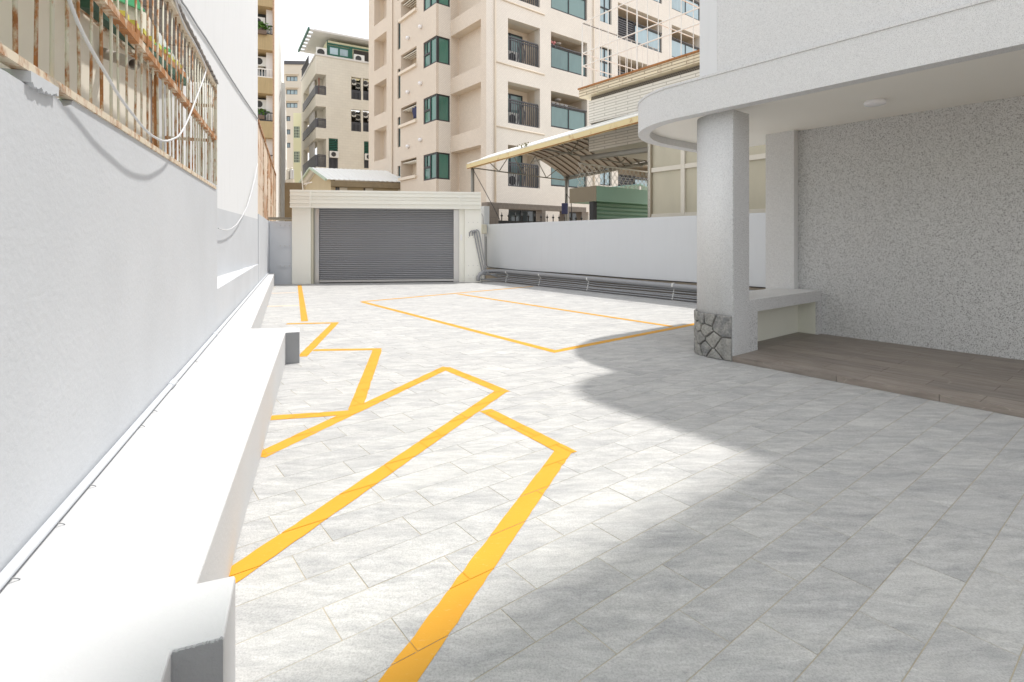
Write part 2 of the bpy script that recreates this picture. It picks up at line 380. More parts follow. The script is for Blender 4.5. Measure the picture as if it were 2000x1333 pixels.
class Fac:            # a facade: u along, d into the building, z up
    def __init__(s, fr, kind, p0): s.fr, s.kind, s.p0 = fr, kind, p0
    def px(s, x, y): return s.fr.onx(x, y, s.p0) if s.kind == 'x' else s.fr.ony(x, y, s.p0)
    def pt(s, u, d, z): return (s.p0 + d, u, z) if s.kind == 'x' else (u, s.p0 + d, z)
    def box(s, mb, u0, u1, d0, d1, z0, z1):
        if u0 > u1: u0, u1 = u1, u0
        if z0 > z1: z0, z1 = z1, z0
        return mb.box(s.p0 + d0, s.p0 + d1, u0, u1, z0, z1) if s.kind == 'x' else mb.box(u0, u1, s.p0 + d0, s.p0 + d1, z0, z1)
    def wall(s, mb, u0, u1, z0, z1, d0, d1, holes):
        us = sorted({u0, u1, *[min(max(v, u0), u1) for h in holes for v in h[:2]]}); 
        for a, b_ in zip(us, us[1:]):
            if b_ - a < 1e-5: continue
            m = (a + b_) / 2; cut = sorted([(max(h[2], z0), min(h[3], z1)) for h in holes if h[0] < m < h[1]]); z = z0
            for lo, hi in cut:
                if lo > z + 1e-5: s.box(mb, a, b_, d0, d1, z, lo)
                z = max(z, hi)
            if z < z1 - 1e-5: s.box(mb, a, b_, d0, d1, z, z1)
        return mb
def rect(fac, x0, y0, x1, y1):        # pixel corners -> (u0,u1,z0,z1), u sorted
    a, b_ = fac.px(x0, y0), fac.px(x1, y1); return min(a[0], b_[0]), max(a[0], b_[0]), min(a[1], b_[1]), max(a[1], b_[1])
def win(fac, par, r, d, fr='dark_frame', gl='teal_glass', cols=2, rows=1, t=.05, name='window', split=None):
    u0, u1, z0, z1 = r; m = MB()
    for a, b_ in ((u0, u0 + t), (u1 - t, u1)): fac.box(m, a, b_, d - .03, d + .03, z0, z1)
    for a, b_ in ((z0, z0 + t), (z1 - t, z1)): fac.box(m, u0 + t, u1 - t, d - .03, d + .03, a, b_)
    for i in range(1, cols): c = u0 + (u1 - u0) * i / cols; fac.box(m, c - t / 2, c + t / 2, d - .035, d + .035, z0 + t, z1 - t)
    for i in range(1, rows): c = z0 + (z1 - z0) * (split or i / rows); fac.box(m, u0 + t, u1 - t, d - .04, d + .04, c - t / 2, c + t / 2)
    o = m.part(name, fr, par)
    for i in range(cols):
        for j in range(rows):
            zs = [z0, *[z0 + (z1 - z0) * (split or k / rows) for k in range(1, rows)], z1]
            g = MB(); fac.box(g, u0 + (u1 - u0) * i / cols + t / 2, u0 + (u1 - u0) * (i + 1) / cols - t / 2, d - .008, d + .008, zs[j] + t / 2, zs[j + 1] - t / 2); g.part('pane', gl, o)
    return o
def railing(fac, par, u0, u1, z0, z1, d, n=14, r=.014, mat='rail_grey', name='railing'):
    m = MB(); fac.box(m, u0, u1, d - .03, d + .03, z1 - .05, z1); fac.box(m, u0, u1, d - .02, d + .02, z0, z0 + .04); fac.box(m, u0, u1, d - .02, d + .02, z1 - .14, z1 - .11)
    for i in range(n + 1):
        u = u0 + (u1 - u0) * i / n; rr = r * (2 if i in (0, n) else 1); fac.box(m, u - rr, u + rr, d - rr, d + rr, z0 + .04, z1 - .05)
    return m.part(name, mat, par)
def ac_unit(fac, u, z, wd, h, d0, label, group='air conditioners on the balconies', cat='air conditioner', dp=.25):
    a, b_ = fac.pt(u, d0, z), fac.pt(u + wd, d0 + dp, z)
    o = thing('air_conditioner', fac.fr, ((a[0] + b_[0]) / 2, (a[1] + b_[1]) / 2, z), label, cat, group)
    m = MB(); fac.box(m, u, u + wd, d0, d0 + dp, z, z + h); m.part('casing', 'ac_white', o, bev=.015)
    m = MB(); c = fac.pt(u + wd * .42, d0 - .012, z + h * .5); rr = h * .36
    ring = [(math.cos(t * math.pi / 8) * rr, math.sin(t * math.pi / 8) * rr) for t in range(16)]
    p0 = [fac.pt(u + wd * .42 + x, d0 - .012, z + h * .5 + y) for x, y in ring]; p1 = [fac.pt(u + wd * .42 + x, d0 + .004, z + h * .5 + y) for x, y in ring]
    m.add(p0 + p1, [tuple(range(16)), tuple(range(31, 15, -1))] + [(i, (i + 1) % 16, 16 + (i + 1) % 16, 16 + i) for i in range(16)]); m.part('fan_grille', 'ac_dark', o)
    m = MB(); [fac.box(m, u + x, u + x + .03, d0 + .03, d0 + dp - .03, z - .05, z) for x in (wd * .1, wd * .8)]; m.part('bracket', 'rail_grey', o)
    return o
def clip(poly, a, b_, c):     # keep a*x+b*y<=c
    o = []
    for i in range(len(poly)):
        p, q = poly[i - 1], poly[i]; dp, dq = a * p[0] + b_ * p[1] - c, a * q[0] + b_ * q[1] - c
        if (dp <= 0) != (dq <= 0): t = dp / (dp - dq); o.append((p[0] + (q[0] - p[0]) * t, p[1] + (q[1] - p[1]) * t))
        if dq <= 0: o.append(q)
    return o

# ================================================================== GROUND
g = MB(); g.add([(-320, -320, -.35), (320, -320, -.35), (320, 320, -.35), (-320, 320, -.35)], [(0, 1, 2, 3)])
g.thing('ground', 'bare_cement', G, 'plain cement ground under the courtyard and streets', 'ground', kind='structure')
yard = MB().box(-6, 8.6, -2.5, 14.5, -.3, -.0014).thing('courtyard_floor', 'grout', G, 'light grey stone tile courtyard floor with cement joints', 'floor', kind='structure')
TW, TL, OA, OB, OFF, GAP = .1496, .3802, .2498, .848, .1303, .0024
tb = MB(); 
x0, x1, y0, y1 = GAP / 2, TL - GAP / 2, GAP / 2, TW - GAP / 2
def tile_into(mb, bx, ay):
    e = .0009
    mb.add([(bx + x0, ay + y0, -.008), (bx + x1, ay + y0, -.008), (bx + x1, ay + y1, -.008), (bx + x0, ay + y1, -.008),
            (bx + x0, ay + y0, -e), (bx + x1, ay + y0, -e), (bx + x1, ay + y1, -e), (bx + x0, ay + y1, -e),
            (bx + x0 + e, ay + y0 + e, 0), (bx + x1 - e, ay + y0 + e, 0), (bx + x1 - e, ay + y1 - e, 0), (bx + x0 + e, ay + y1 - e, 0)],
           [(8, 9, 10, 11), (0, 1, 5, 4), (1, 2, 6, 5), (2, 3, 7, 6), (3, 0, 4, 7), (4, 5, 9, 8), (5, 6, 10, 9), (6, 7, 11, 10), (7, 4, 8, 11)])
tiles = []
for i in range(-14, 94):
    ay = OA + TW * i
    for j in range(-17, 20):
        bx = OB + TL * j + (0.0 if i % 2 else OFF)
        # family B rows are the odd ones counted from the near edge
        cx, cy = bx + TL / 2, ay + TW / 2
        if cx > 7.66: continue
        if cy < 2.24 and cx > 4.29: continue
        wx, wy = G.wor(cx, cy)
        lx, ly = L.loc((wx, wy))
        if lx < .0: continue
        kx, ky = K.loc((wx, wy))
        if ky > .45: continue
        vis = False; area = 0
        if wy > .5:
            px = [proj(G.wor(bx + u, ay + v)) for u, v in ((x0, y0), (x1, y0), (x1, y1), (x0, y1)) if G.wor(bx + u, ay + v)[1] > .4]
            if len(px) == 4:
                q = [(min(max(p[0], 0), 2000), min(max(p[1], 0), 1333)) for p in px]
                area = abs(sum(q[k - 1][0] * q[k][1] - q[k][0] * q[k - 1][1] for k in range(4))) / 2
                if lx < .45 and ly > -.4: area = 0
        tiles.append((area, bx, ay))
tiles.sort(reverse=True)
one = MB(); tile_into(one, -TL / 2, -TW / 2); tile_me = one.mesh('tile', 'stone_tile')
yb = ROOT[yard.name]
for ar, bx, ay in tiles[:300]:
    o = bpy.data.objects.new('tile', tile_me); col.objects.link(o); o.parent = yard
    o.location = ((bx + TL / 2 - yb[0]) * S, (ay + TW / 2 - yb[1]) * S, (0 - yb[2]) * S + random.uniform(-.0006, .0006))
rest = MB()
for ar, bx, ay in tiles[300:]: tile_into(rest, bx, ay)
rest.part('tile_field', 'stone_tile', yard, kind='stuff')

# ---- painted parking lines, following tiles and joints
TILESET = [(bx, ay) for _, bx, ay in tiles]
LW = .081
def marking(p, q, mat='yellow_marking', e0=.0, e1=.0, wd=LW, lab=0.0):
    a, b_ = Vector(G.g(*p)), Vector(G.g(*q)); d = (b_ - a).normalized(); n = Vector((-d.y, d.x)) * wd / 2
    a = a - d * e0; b_ = b_ + d * e1
    full = (b_ - a).length; ns = max(2, int(full / .04)); nn = n.normalized(); hw = [(wd / 2 + random.gauss(0, .0012), wd / 2 + random.gauss(0, .0012)) for _ in range(ns + 1)]
    m = MB()
    for k in range(ns):
        A, B = a + d * full * k / ns, a + d * full * (k + 1) / ns
        quad = [tuple(v) for v in (A + nn * hw[k][0], A - nn * hw[k][1], B - nn * hw[k + 1][1], B + nn * hw[k + 1][0])]
        bxs = (min(v[0] for v in quad), max(v[0] for v in quad), min(v[1] for v in quad), max(v[1] for v in quad))
        for bx, ay in TILESET:
            if bx > bxs[1] or bx + TL < bxs[0] or ay > bxs[3] or ay + TW < bxs[2]: continue
            pl = clip(clip(clip(clip(quad, -1, 0, -(bx + x0 + .001)), 1, 0, bx + x1 - .001), 0, -1, -(ay + y0 + .001)), 0, 1, ay + y1 - .001)
            if len(pl) > 2: m.add([(v[0], v[1], .0011 + lab) for v in pl], [tuple(range(len(pl)))])
        m.add([(v[0], v[1], -.0001 + lab * .6) for v in quad], [(0, 1, 2, 3)])
    o = m.part('painted_line', mat, yard); return o
H2 = LW / 2; NM = 0
for p, q, e0, e1, lab in [
    ((777, 1333), (1100, 882), .6, 0, 1), ((1103, 881), (943, 799), H2, -.03, 1),
    ((450, 1128), (978, 765), .03, 0, 1), ((980, 764), (870, 719), H2, 0, 1), ((868, 720), (505, 892), H2, .0, 1),
    ((528, 817), (690, 806), .0, -.02, 1), ((693, 802), (737, 684), -.02, 0, 1), ((740, 682.5), (606, 684.5), .02, -.03, 1),
    ((590, 697), (655, 631), .0, 0, 1), ((660, 631), (560, 633), .0, .0, 1), ((595, 628), (585, 557), .0, .0, 1),
    ((709, 590.5), (1083, 687), 0, 0, 1), ((1083, 687), (1354, 634), H2, .1, 1), ((705, 590), (1040, 560), 0, 0, 1), ((893, 574.5), (1318, 639), -.03, -.03, 1)]:
    NM += 1; marking(p, q, e0=e0, e1=e1, lab=.00025 * (NM % 4))
marking((512, 599), (584, 597), 'faded_marking', wd=.07); marking((520, 573.5), (580, 572), 'faded_marking', wd=.07)

# ================================================================== LEFT SIDE
# kerb ledge under the left wall
e_near, e_mid, e_blk, e_far = .39, .508, .62, .24
ledge = thing('wall_ledge', L, (.2, 3, 0), 'low white painted concrete ledge along the foot of the left wall', 'ledge')
prof = [(-.02, -2.2), (.39, -2.2), (.39, -.37), (.475, -.37), (.475, -.172), (.40, -.172), (.515, 3.13), (.622, 3.13), (.622, 3.35), (.24, 3.45), (.125, 11.95), (-.02, 11.95)]
MB().prism(prof, 'z', 0, ZL).part('ledge_body', 'ledge_white_paint', ledge, bev=.008)
def rag(mb, x0_, x1_, y, z1, n=34):
    top = [(x0_ + (x1_ - x0_) * i / n, z1 - random.uniform(.001, .0045)) for i in range(n + 1)]
    return mb.prism([(x0_, .001)] + [(x1_, .001)] + top[::-1], 'y', y - .004, y + .006)
rag(MB(), .392, .473, -.3705, ZL).part('end_face', 'dark_grey', ledge, label='darker grey end face of the nearest ledge block')  # both end faces a darker grey than the ledge body, ragged along the top
rag(MB(), .518, .620, 3.1295, ZL).part('end_face', 'dark_grey', ledge, label='darker grey end face of the farther ledge block')
# near low wall with broken top
def wz(px, py): return L.onx(px, py, 0)
lowwall = thing('left_wall', L, (-.06, 3, 0), 'pale grey rendered boundary wall with a chipped top under the rusty grille', 'wall')
TZ = 1.405
def zt(y): return TZ + .012 * min(y, 4)
bite = [wz(0, 134), wz(12, 140), wz(25, 149), wz(40, 158), wz(48, 164), wz(60, 169), wz(75, 177), wz(90, 183), wz(101, 186), wz(110, 191), wz(118, 198), wz(124, 208), wz(132, 208), wz(140, 204), wz(141.5, 197)]
poly = [(-2.2, 0.0), (3.385, 0.0), (3.385, zt(3.385))] + [(y, zt(y)) for y in (2.5, 1.5, .8)] + [(bite[-1][0] + .01, zt(.4))] + bite[::-1] + [(-2.2, bite[0][1] + .03)]
MB().prism(poly, 'x', -.12, 0).part('wall_body', 'wall_grey_paint', lowwall)
MB().box(-.12, -.004, 3.385, 8.36, .001, .60).part('dado', 'wall_grey_paint', lowwall, label='low part of the wall with a sunlit top')
MB().box(-.30, -.121, 3.30, 8.36, .30, .598).part('dado_top', 'ledge_white_paint', lowwall)
MB().box(-.12, 0.0, 8.36, 11.99, 0, 1.45).part('wall_end', 'wall_grey_paint', lowwall)
# chunk of wall left hanging under the grille
ch = [wz(48, 163), wz(56, 170), wz(66, 174), wz(78, 181), wz(86, 184), wz(97, 186), wz(104, 190), wz(104, 170), wz(104, 160)]
c_p = [(a + random.uniform(-.003, .003), b_ + .004 + random.uniform(-.008, .004)) for q_ in range(6) for a, b_ in [(ch[q_][0] + (ch[q_ + 1][0] - ch[q_][0]) * f_, ch[q_][1] + (ch[q_ + 1][1] - ch[q_][1]) * f_) for f_ in (0, .33, .66)]] + [(ch[6][0], ch[6][1] + .004)] + [(ch[7][0], zt(.3)), (ch[0][0], zt(.1))]
MB().prism(c_p, 'x', -.1, .012).part('broken_chunk', 'wall_grey_paint', lowwall, label='cracked chunk of render left under the grille')
for y in (-.3, -.2, -.1, 0.0, .1, .2, .3, .385): MB().box(-.119, -.055 - random.random() * .03, y, y + .085, 1.25, 1.385 + random.random() * .012).part('cavity_shade_brick', 'dark_mortar', lowwall)  # bricks coloured dark so the hollow's shade is in their colour

# rusty window grille on top of the wall
gr = thing('window_grille', L, (-.15, 1.5, TZ), 'rusty painted iron cage grille on top of the left wall', 'grille')
GT, GM = 2.235, 1.815
def rail(z, h, x=.0, y0_=-2.2, y1_=3.29, w_=.026):
    m = MB(); sl = .012
    m.add([(x - w_, y0_, z - h), (x + w_ * .25, y0_, z - h), (x + w_ * .25, y0_, z + h), (x - w_, y0_, z + h),
           (x - w_, y1_, z - h), (x + w_ * .25, y1_, z - h), (x + w_ * .25, y1_, z + h), (x - w_, y1_, z + h)],
          [(0, 1, 2, 3), (4, 7, 6, 5), (0, 4, 5, 1), (1, 5, 6, 2), (2, 6, 7, 3), (3, 7, 4, 0)]); return m
rail(zt(0) + .013, .011).part('bottom_rail', 'rust_rail', gr); rail(GM, .015).part('middle_rail', 'rust_rail', gr); rail(GT, .014).part('top_rail', 'rust_rail', gr)
MB().bar((-.006, 3.295, zt(3.3)), (-.006, 3.295, GT + .02), .03).part('end_post', 'rust_bar', gr)
ys = [L.onx(p, 100, 0)[0] for p in (3, 43, 81, 112, 141, 164, 186, 207, 225, 239, 255, 270)]
stp = (ys[-1] - ys[1]) / 10; y = ys[-1] + stp
while y < 3.25: ys.append(y); y += stp
ys = [ys[0] - stp * k for k in range(1, 9)] + ys
for y in ys:
    wob = random.uniform(-.004, .004)
    MB().tube([(-.012, y, zt(0) + .01), (-.012 + wob, y + wob * 2, GM), (-.012, y, GT)], .0047 * random.uniform(.85, 1.15), 7).part('bar', 'rust_bar', gr)
for z, xx in ((GM - .02, -.345), (2.07, -.20)):
    MB().bar((-.01, 3.285, z), (xx, 3.285, z), .022).part('return_rail', 'rust_rail', gr)
for k in range(7):
    x = -.05 - k * .045; MB().tube([(x, 3.285, zt(3.3) + .02), (x, 3.285, GT)], .007, 6).part('return_bar', 'rust_bar', gr)
MB().bar((-.335, 2.955, 1.42), (-.335, 2.955, 2.6), .03).part('wall_post', 'rust_beam', gr)
rs = MB()
for k in range(40):
    y0_, y1_ = .9 + k * .06, .9 + (k + 1) * .06; z = GT + .022 + (.010 if k % 2 else 0)
    rs.add([(-.17, y0_, z), (.02, y0_, z), (.02, y1_, GT + .022 + (0 if k % 2 else .010)), (-.17, y1_, GT + .022 + (0 if k % 2 else .010))], [(0, 1, 2, 3)])
o = rs.part('roof_sheet', 'sheet_grey', gr); sm = o.modifiers.new('solid', 'SOLIDIFY'); sm.thickness = .008
# beige house behind the grille
hb = thing('caged_house', L, (-.6, .5, 0), 'old beige house wall behind the rusty grille', 'house')
MB().box(-.9, -.36, -3.5, 2.95, 0, 3.2).part('wall', 'olive_wall', hb)
aw = thing('green_awning', L, (-.3, 1.5, 1.9), 'green and yellow trimmed awning frame behind the rusty grille', 'awning')
def lp(px, py, X): a = L.onx(px, py, X); return (X, a[0], a[1])
p0, p1 = lp(165, -20, -.30), lp(360, 150, -.30)
MB().bar(p0, p1, .045).part('beam', 'rust_beam', aw)
m = MB(); m.bar((p0[0], p0[1], p0[2] - .055), (p1[0], p1[1], p1[2] - .055), .05); m.part('green_edge', 'dark_green', aw)
q0, q1 = lp(130, -10, -.34), lp(300, 145, -.34); MB().bar(q0, q1, .016).part('lower_chord', 'rust_rail', aw)
zz = MB()
for k in range(10):
    t0, t1 = k / 10, (k + 1) / 10
    A_ = tuple(p0[i] + (p1[i] - p0[i]) * t0 for i in range(3)); B_ = tuple(q0[i] + (q1[i] - q0[i]) * (t0 + t1) / 2 for i in range(3)); C_ = tuple(p0[i] + (p1[i] - p0[i]) * t1 for i in range(3))
    zz.tube([A_, B_, C_], .005, 5)
zz.part('lattice', 'rust_rail', aw)
yt = MB()
for k in range(9):
    t0 = .25 + k * .083; A_ = tuple(p0[i] + (p1[i] - p0[i]) * t0 for i in range(3)); MB().box(A_[0] - .02, A_[0] + .02, A_[1] - .03, A_[1] + .04, A_[2] + .03, A_[2] + .06).part('trim_block', 'yellow_trim', aw)
ga, gb, gc = lp(237, 2, -.30), lp(300, 28, -.30), lp(292, -40, -.30)
MB().prism([(ga[1], ga[2]), (gb[1], gb[2]), (gc[1], gc[2] + .2), (ga[1], ga[2] + .3)], 'x', -.34, -.31).part('green_panel', 'green_awning', aw)
ga, gb = lp(299, 88, -.30), lp(348, 105, -.30)
MB().box(-.36, .06, -2.6, .55, 2.46, 2.47).part('awning_sheet', 'green_sheet', aw); MB().box(-.36, .06, .56, 1.7, 2.46, 2.47).part('awning_sheet', 'milky_sheet', aw)
MB().bar(ga, gb, .022).part('green_strip', 'green_awning', aw)
v0, v1 = lp(202, 104, -.352), lp(262, 126, -.16)
vp = MB().tube([v0, tuple((a + b_) / 2 for a, b_ in zip(v0, v1)), v1], [.028, .029, .03], 14, cap=False)
o = vp.thing('exhaust_pipe', 'under_brown', L, 'short ribbed exhaust pipe sticking out behind the grille', 'pipe'); sm = o.modifiers.new('solid', 'SOLIDIFY'); sm.thickness = .006
# tall white building
tw = thing('white_building', L, (-1.5, 5.5, 0), 'tall blank white building wall rising above the left wall', 'building')
MB().prism([(-.362, 2.955), (-.012, 8.355), (-3.5, 8.355), (-3.5, 2.955)], 'z', 1.36, 12).part('wall', 'wall_white_paint', tw)
MB().prism([(-.360, 2.957), (-.010, 8.353), (-3.4, 8.353), (-3.4, 2.957)], 'z', 0, 1.36).part('lower_wall', 'wall_grey_paint', tw)
def ontall(px, py, off=.012):
    lo_, hi_ = 2.9, 8.36
    def f(y): return -.362 + (y - 2.955) / 5.4 * .35 + off
    for _ in range(40):
        mid = (lo_ + hi_) / 2; p = proj(L.wor(f(mid), mid))
        if p[0] < px: lo_ = mid
        else: hi_ = mid
    Y = L.wor(f(lo_), lo_)[1]; return (f(lo_), lo_, 1 + (HY - py) / F * Y)
MB().tube([ontall(*p) for p in ((340, -30), (356, 5), (363, 14), (385, 50), (402, 75), (430, 120), (455, 160), (476, 192), (504, 233))], .008, 6).thing('wall_cable', 'cable_grey', L, 'dark grey cable running diagonally down the tall white wall', 'cable')
MB().tube([ontall(*p, off=.05) for p in ((426, 446), (434, 449), (442, 450), (452, 447), (462, 439), (472, 425), (482, 405), (490, 380), (498, 350), (503, 320))], .006, 6).thing('drooping_wire', 'cable_white', L, 'thin white wire drooping on the white wall past the grille', 'cable')
# hanging white cable in front of the grille
cb_ = [(120, -40), (135, 0), (152, 45), (180, 100), (207, 145), (232, 187), (258, 222), (285, 255), (305, 270), (322, 276), (340, 271), (352, 262), (368, 232), (382, 195), (396, 158), (402, 136), (395, 115), (380, 85), (362, 55), (345, 10), (335, -30)]
pts = []
for i, (a, b_) in enumerate(cb_):
    y, z = L.onx(a, b_, .06); pts.append((.06, y, z))
def smooth(p):
    o = []
    for i in range(len(p) - 1):
        P0, P1, P2, P3 = [Vector(p[min(max(i + k, 0), len(p) - 1)]) for k in (-1, 0, 1, 2)]
        for t in (0, .33, .66): o.append(tuple(.5 * ((2 * P1) + (P2 - P0) * t + (2 * P0 - 5 * P1 + 4 * P2 - P3) * t * t + (3 * P1 - P0 - 3 * P2 + P3) * t ** 3)))
    return o + [p[-1]]
hc = MB().tube(smooth(pts), .0046, 8).thing('hanging_cable', 'cable_white', L, 'white plastic cable hanging in a loop in front of the rusty grille', 'cable')
# conduit along the foot of the wall
wp = MB(); 
cp = [(.024, -2.2, ZL + .026), (.024, .5, ZL + .026), (.024, 1.55, ZL + .026), (.024, 3.2, ZL + .026), (.022, 5, ZL + .024), (.022, 8, ZL + .03), (.022, 11.8, ZL + .026)]
co = thing('foot_conduit', L, (.024, 3, ZL), 'light grey conduit pipe lying along the foot of the left wall', 'pipe')
MB().tube([(x - .008, y, z - .009) for x, y, z in cp], .0125, 10).part('pipe', 'door_grey', co)
for y in (1.58, 3.1): MB().tube([(.016, y, ZL + .017), (.016, y + .1, ZL + .017)], .0155, 10).part('coupling', 'door_grey', co)
for y in (-.02, .22, .45, 1.0, 1.2, 2.2): MB().tube([(.026, y, ZL + .01), (.036, y + .004, ZL + .005), (.04, y + .006, ZL + .001)], .0016, 5).part('clip', 'dark_grey', co)
# rusty corrugated fence beyond
rf = thing('rusty_fence', L, (-.05, 11, 1.45), 'rust streaked sheet metal fence above the far end of the left wall', 'fence')
yy = 8.37
for k in range(5):
    n_ = 1.62; m = MB()
    top0, top1 = 2.98 + .02 * k, 3.0 + .02 * k
    for r_ in range(3):
        za, zb = 1.46 + r_ * .52, 1.46 + (r_ + 1) * .52 - .012
        MB().box(-.05 - .004 * (r_ % 2), -.02, yy, yy + n_ - .02, za, zb).part('panel', 'rust_panel', rf)
    MB().box(-.02, .0, yy + n_ - .05, yy + n_, 1.46, top1).part('post', 'rust_rail', rf)
    yy += n_
MB().box(-.06, .005, 8.37, yy, 3.02, 3.06).part('top_rail', 'rust_rail', rf)

# ================================================================== GATE
gate = thing('roller_gate', K, (2.1, .3, 0), 'cream metal gateway with grey roller shutter at the end of the courtyard', 'gate')
def kx(p, y=0): return K.ony(p, 500, y)[0]
GTz = 2.15; FB = 1.745
xl0, xl1, xs0, xs1, xr0, xr1, xr2 = kx(570), kx(607), kx(618), kx(888), kx(897), kx(907), kx(940)
MB().box(xl0, xl1, 0, .5, 0, FB).part('pillar', 'cream_metal', gate, bev=.008)
MB().box(xr1, xr2, -.05, .5, 0, FB).part('pillar', 'cream_metal', gate, bev=.008)
MB().box(xr0, xr1 - .002, .06, .5, 0, FB).part('pillar_return', 'cream_metal', gate)
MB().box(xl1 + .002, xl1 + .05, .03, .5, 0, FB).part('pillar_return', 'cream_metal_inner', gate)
MB().box(xl1 + .052, xs0 + .03, .12, .2, 0, FB).part('guide_rail', 'steel', gate); MB().box(xs1 - .02, xr0 - .002, .12, .2, 0, FB).part('guide_rail', 'steel', gate)
def sill(p, y=0.0): return kx(p, y)
NSL = 38; zb0 = .075; sh = (FB + .02 - zb0) / NSL
sm_ = MB(); xa, xb = xs0 + .0, xs1 + .0
pr = [(0.17, 0), (.150, .18 * sh), (.143, .45 * sh), (.150, .72 * sh), (.168, .86 * sh), (.178, .93 * sh), (.17, sh)]
sm_.add([(xa, y, zb0 + z) for y, z in pr] + [(xb, y, zb0 + z) for y, z in pr], [(i, i + 1, 8 + i, 7 + i) for i in range(6)])
s0 = sm_.part('shutter_slat', 'shutter_grey', gate)
for k in range(1, NSL): same(s0, gate, dz=k * sh)
MB().box(xa, xb, .14, .18, .022, zb0 - .002).part('bottom_bar', 'steel', gate)
MB().box(xa - .05, xb + .05, .19, .24, 0.0, FB).part('shutter_back', 'dark_interior', gate)
# fascia
fx0, fx1 = kx(566, -.1), kx(939.5, -.1); fa, fb_ = kx(605, -.1), kx(899, -.1)
MB().box(fx0, fx1, -.08, .45, FB, GTz).part('fascia_box', 'cream_metal', gate, bev=.006)
for a, b_ in ((fx0 + .003, fa - .01), (fa + .03, fb_ - .03), (fb_ + .01, fx1 - .003)):
    h = GTz - FB
    for z0_, z1_, d in ((0, .1, .115), (.1, .24, .095), (.24, .32, .122), (.32, .46, .098), (.46, .50, .11), (.50, .66, .096), (.66, .72, .122), (.72, .88, .098), (.88, 1.0, .115)):
        MB().box(a, b_, -d, -.081, FB + z0_ * h + .001, FB + z1_ * h - .001).part('fascia_strip', 'cream_metal', gate)
for a, b_ in ((fa - .009, fa + .029), (fb_ - .029, fb_ + .009)): MB().box(a, b_, -.125, -.081, FB + .002, GTz - .002).part('fascia_post', 'cream_metal', gate)
# riveted panels on the right pillar
pa, pb = xr1 + .02, xr2 - .015
for z0_, z1_ in ((.10, 1.12), (1.13, 1.48)):
    m_ = MB().box(pa, pb, -.062, -.051, z0_, z1_).part('cover_plate', 'cream_metal', gate)
    for u in (.2, .5, .8):
        for zz_ in ([z0_ + .07, z0_ + .3, z1_ - .05] if z1_ < 1.2 else [z0_ + .05, z1_ - .05]):
            MB().tube([(pa + (pb - pa) * u, -.062, zz_), (pa + (pb - pa) * u, -.068, zz_)], .009, 8).part('rivet', 'steel', m_)
MB().box(xr0 + .03, xr0 + .065, .045, .059, 1.0, 1.14).part('switch', 'lamp_white', gate)
# side door
sdx0, sdx1 = kx(526, .05), xl0
sdr = thing('side_door', K, ((sdx0 + sdx1) / 2, .1, 0), 'blue grey steel side door with strap hinges left of the gate', 'door')
DT = 1.44
MB().box(sdx0, sdx1 - .004, .06, .11, .05, DT).part('panel', 'door_grey', sdr)
MB().box(sdx0 - .12, sdx0 - .006, .04, .14, 0, DT + .01).part('jamb', 'door_grey', sdr)
MB().box(sdx0, sdx1 - .005, .045, .0595, .0, .055).part('threshold', 'door_grey', sdr)
for z in (.38, .84, 1.30):
    hh = MB().box(sdx1 - .32, sdx1 - .006, .04, .059, z, z + .075).part('hinge', 'door_grey', sdr)
    for u in (.06, .16, .26): MB().tube([(sdx1 - .32 + u, .04, z + .037), (sdx1 - .32 + u, .03, z + .037)], .012, 8).part('bolt', 'steel', hh)
MB().tube([(sdx0 - .15, .0, .0), (sdx0 - .15, .0, 1.43)], .025, 8).thing('down_pipe', 'cable_grey', K, 'dark grey downpipe at the corner beside the steel side door', 'pipe')
MB().box(sdx0 - .2, sdx1, .3, 1.3, 1.50, 1.54).thing('shed_roof', 'steel_paint', K, 'low dark sheet roof just behind the steel side door', 'roof')

# ================================================================== RIGHT BOUNDARY WALL AND PIPES
WB = 7.6
bwl = thing('right_boundary_wall', G, (WB + .08, 7, 0), 'smooth pale blue grey boundary wall along the right of the yard', 'wall')
MB().box(WB, WB + .16, .5, 10.92, .31, 1.405).part('painted_wall', 'boundary_paint', bwl, bev=.006)
MB().box(WB + .012, WB + .15, .5, 10.92, 0, .309).part('bare_base', 'bare_cement', bwl)
MB().box(WB - .02, WB + .14, 10.93, 11.12, 0, 1.87).part('end_post', 'boundary_paint', bwl, bev=.006)
def zb(px, py, b_=7.52): return G.onx(px, py, b_)
BP = .046
bigz = [(11.0, .262), (9.3, .258), (7.2, .25), (4.9, .23), (3.3, .225)]
pg = 'conduits along the right wall'
def kg(px, py, y): x, z = K.ony(px, py, y); p = G.loc(K.wor(x, y)); return (p[0], p[1], z)
MB().tube([kg(934, 549, -.2), kg(934, 541, -.2), kg(937, 536.5, -.2), kg(945, 531, -.16), (7.44, 10.35, .255), (7.53, 10.15, .262)] + [(7.53, a, z) for a, z in bigz[1:]], BP, 12).thing('large_pipe', 'pvc_grey', G, 'thickest grey pipe, topmost along the right boundary wall', 'pipe')
rows = [(.185, 'upper'), (.145, 'second'), (.10, 'third'), (.065, 'fourth'), (.026, 'lowest')]
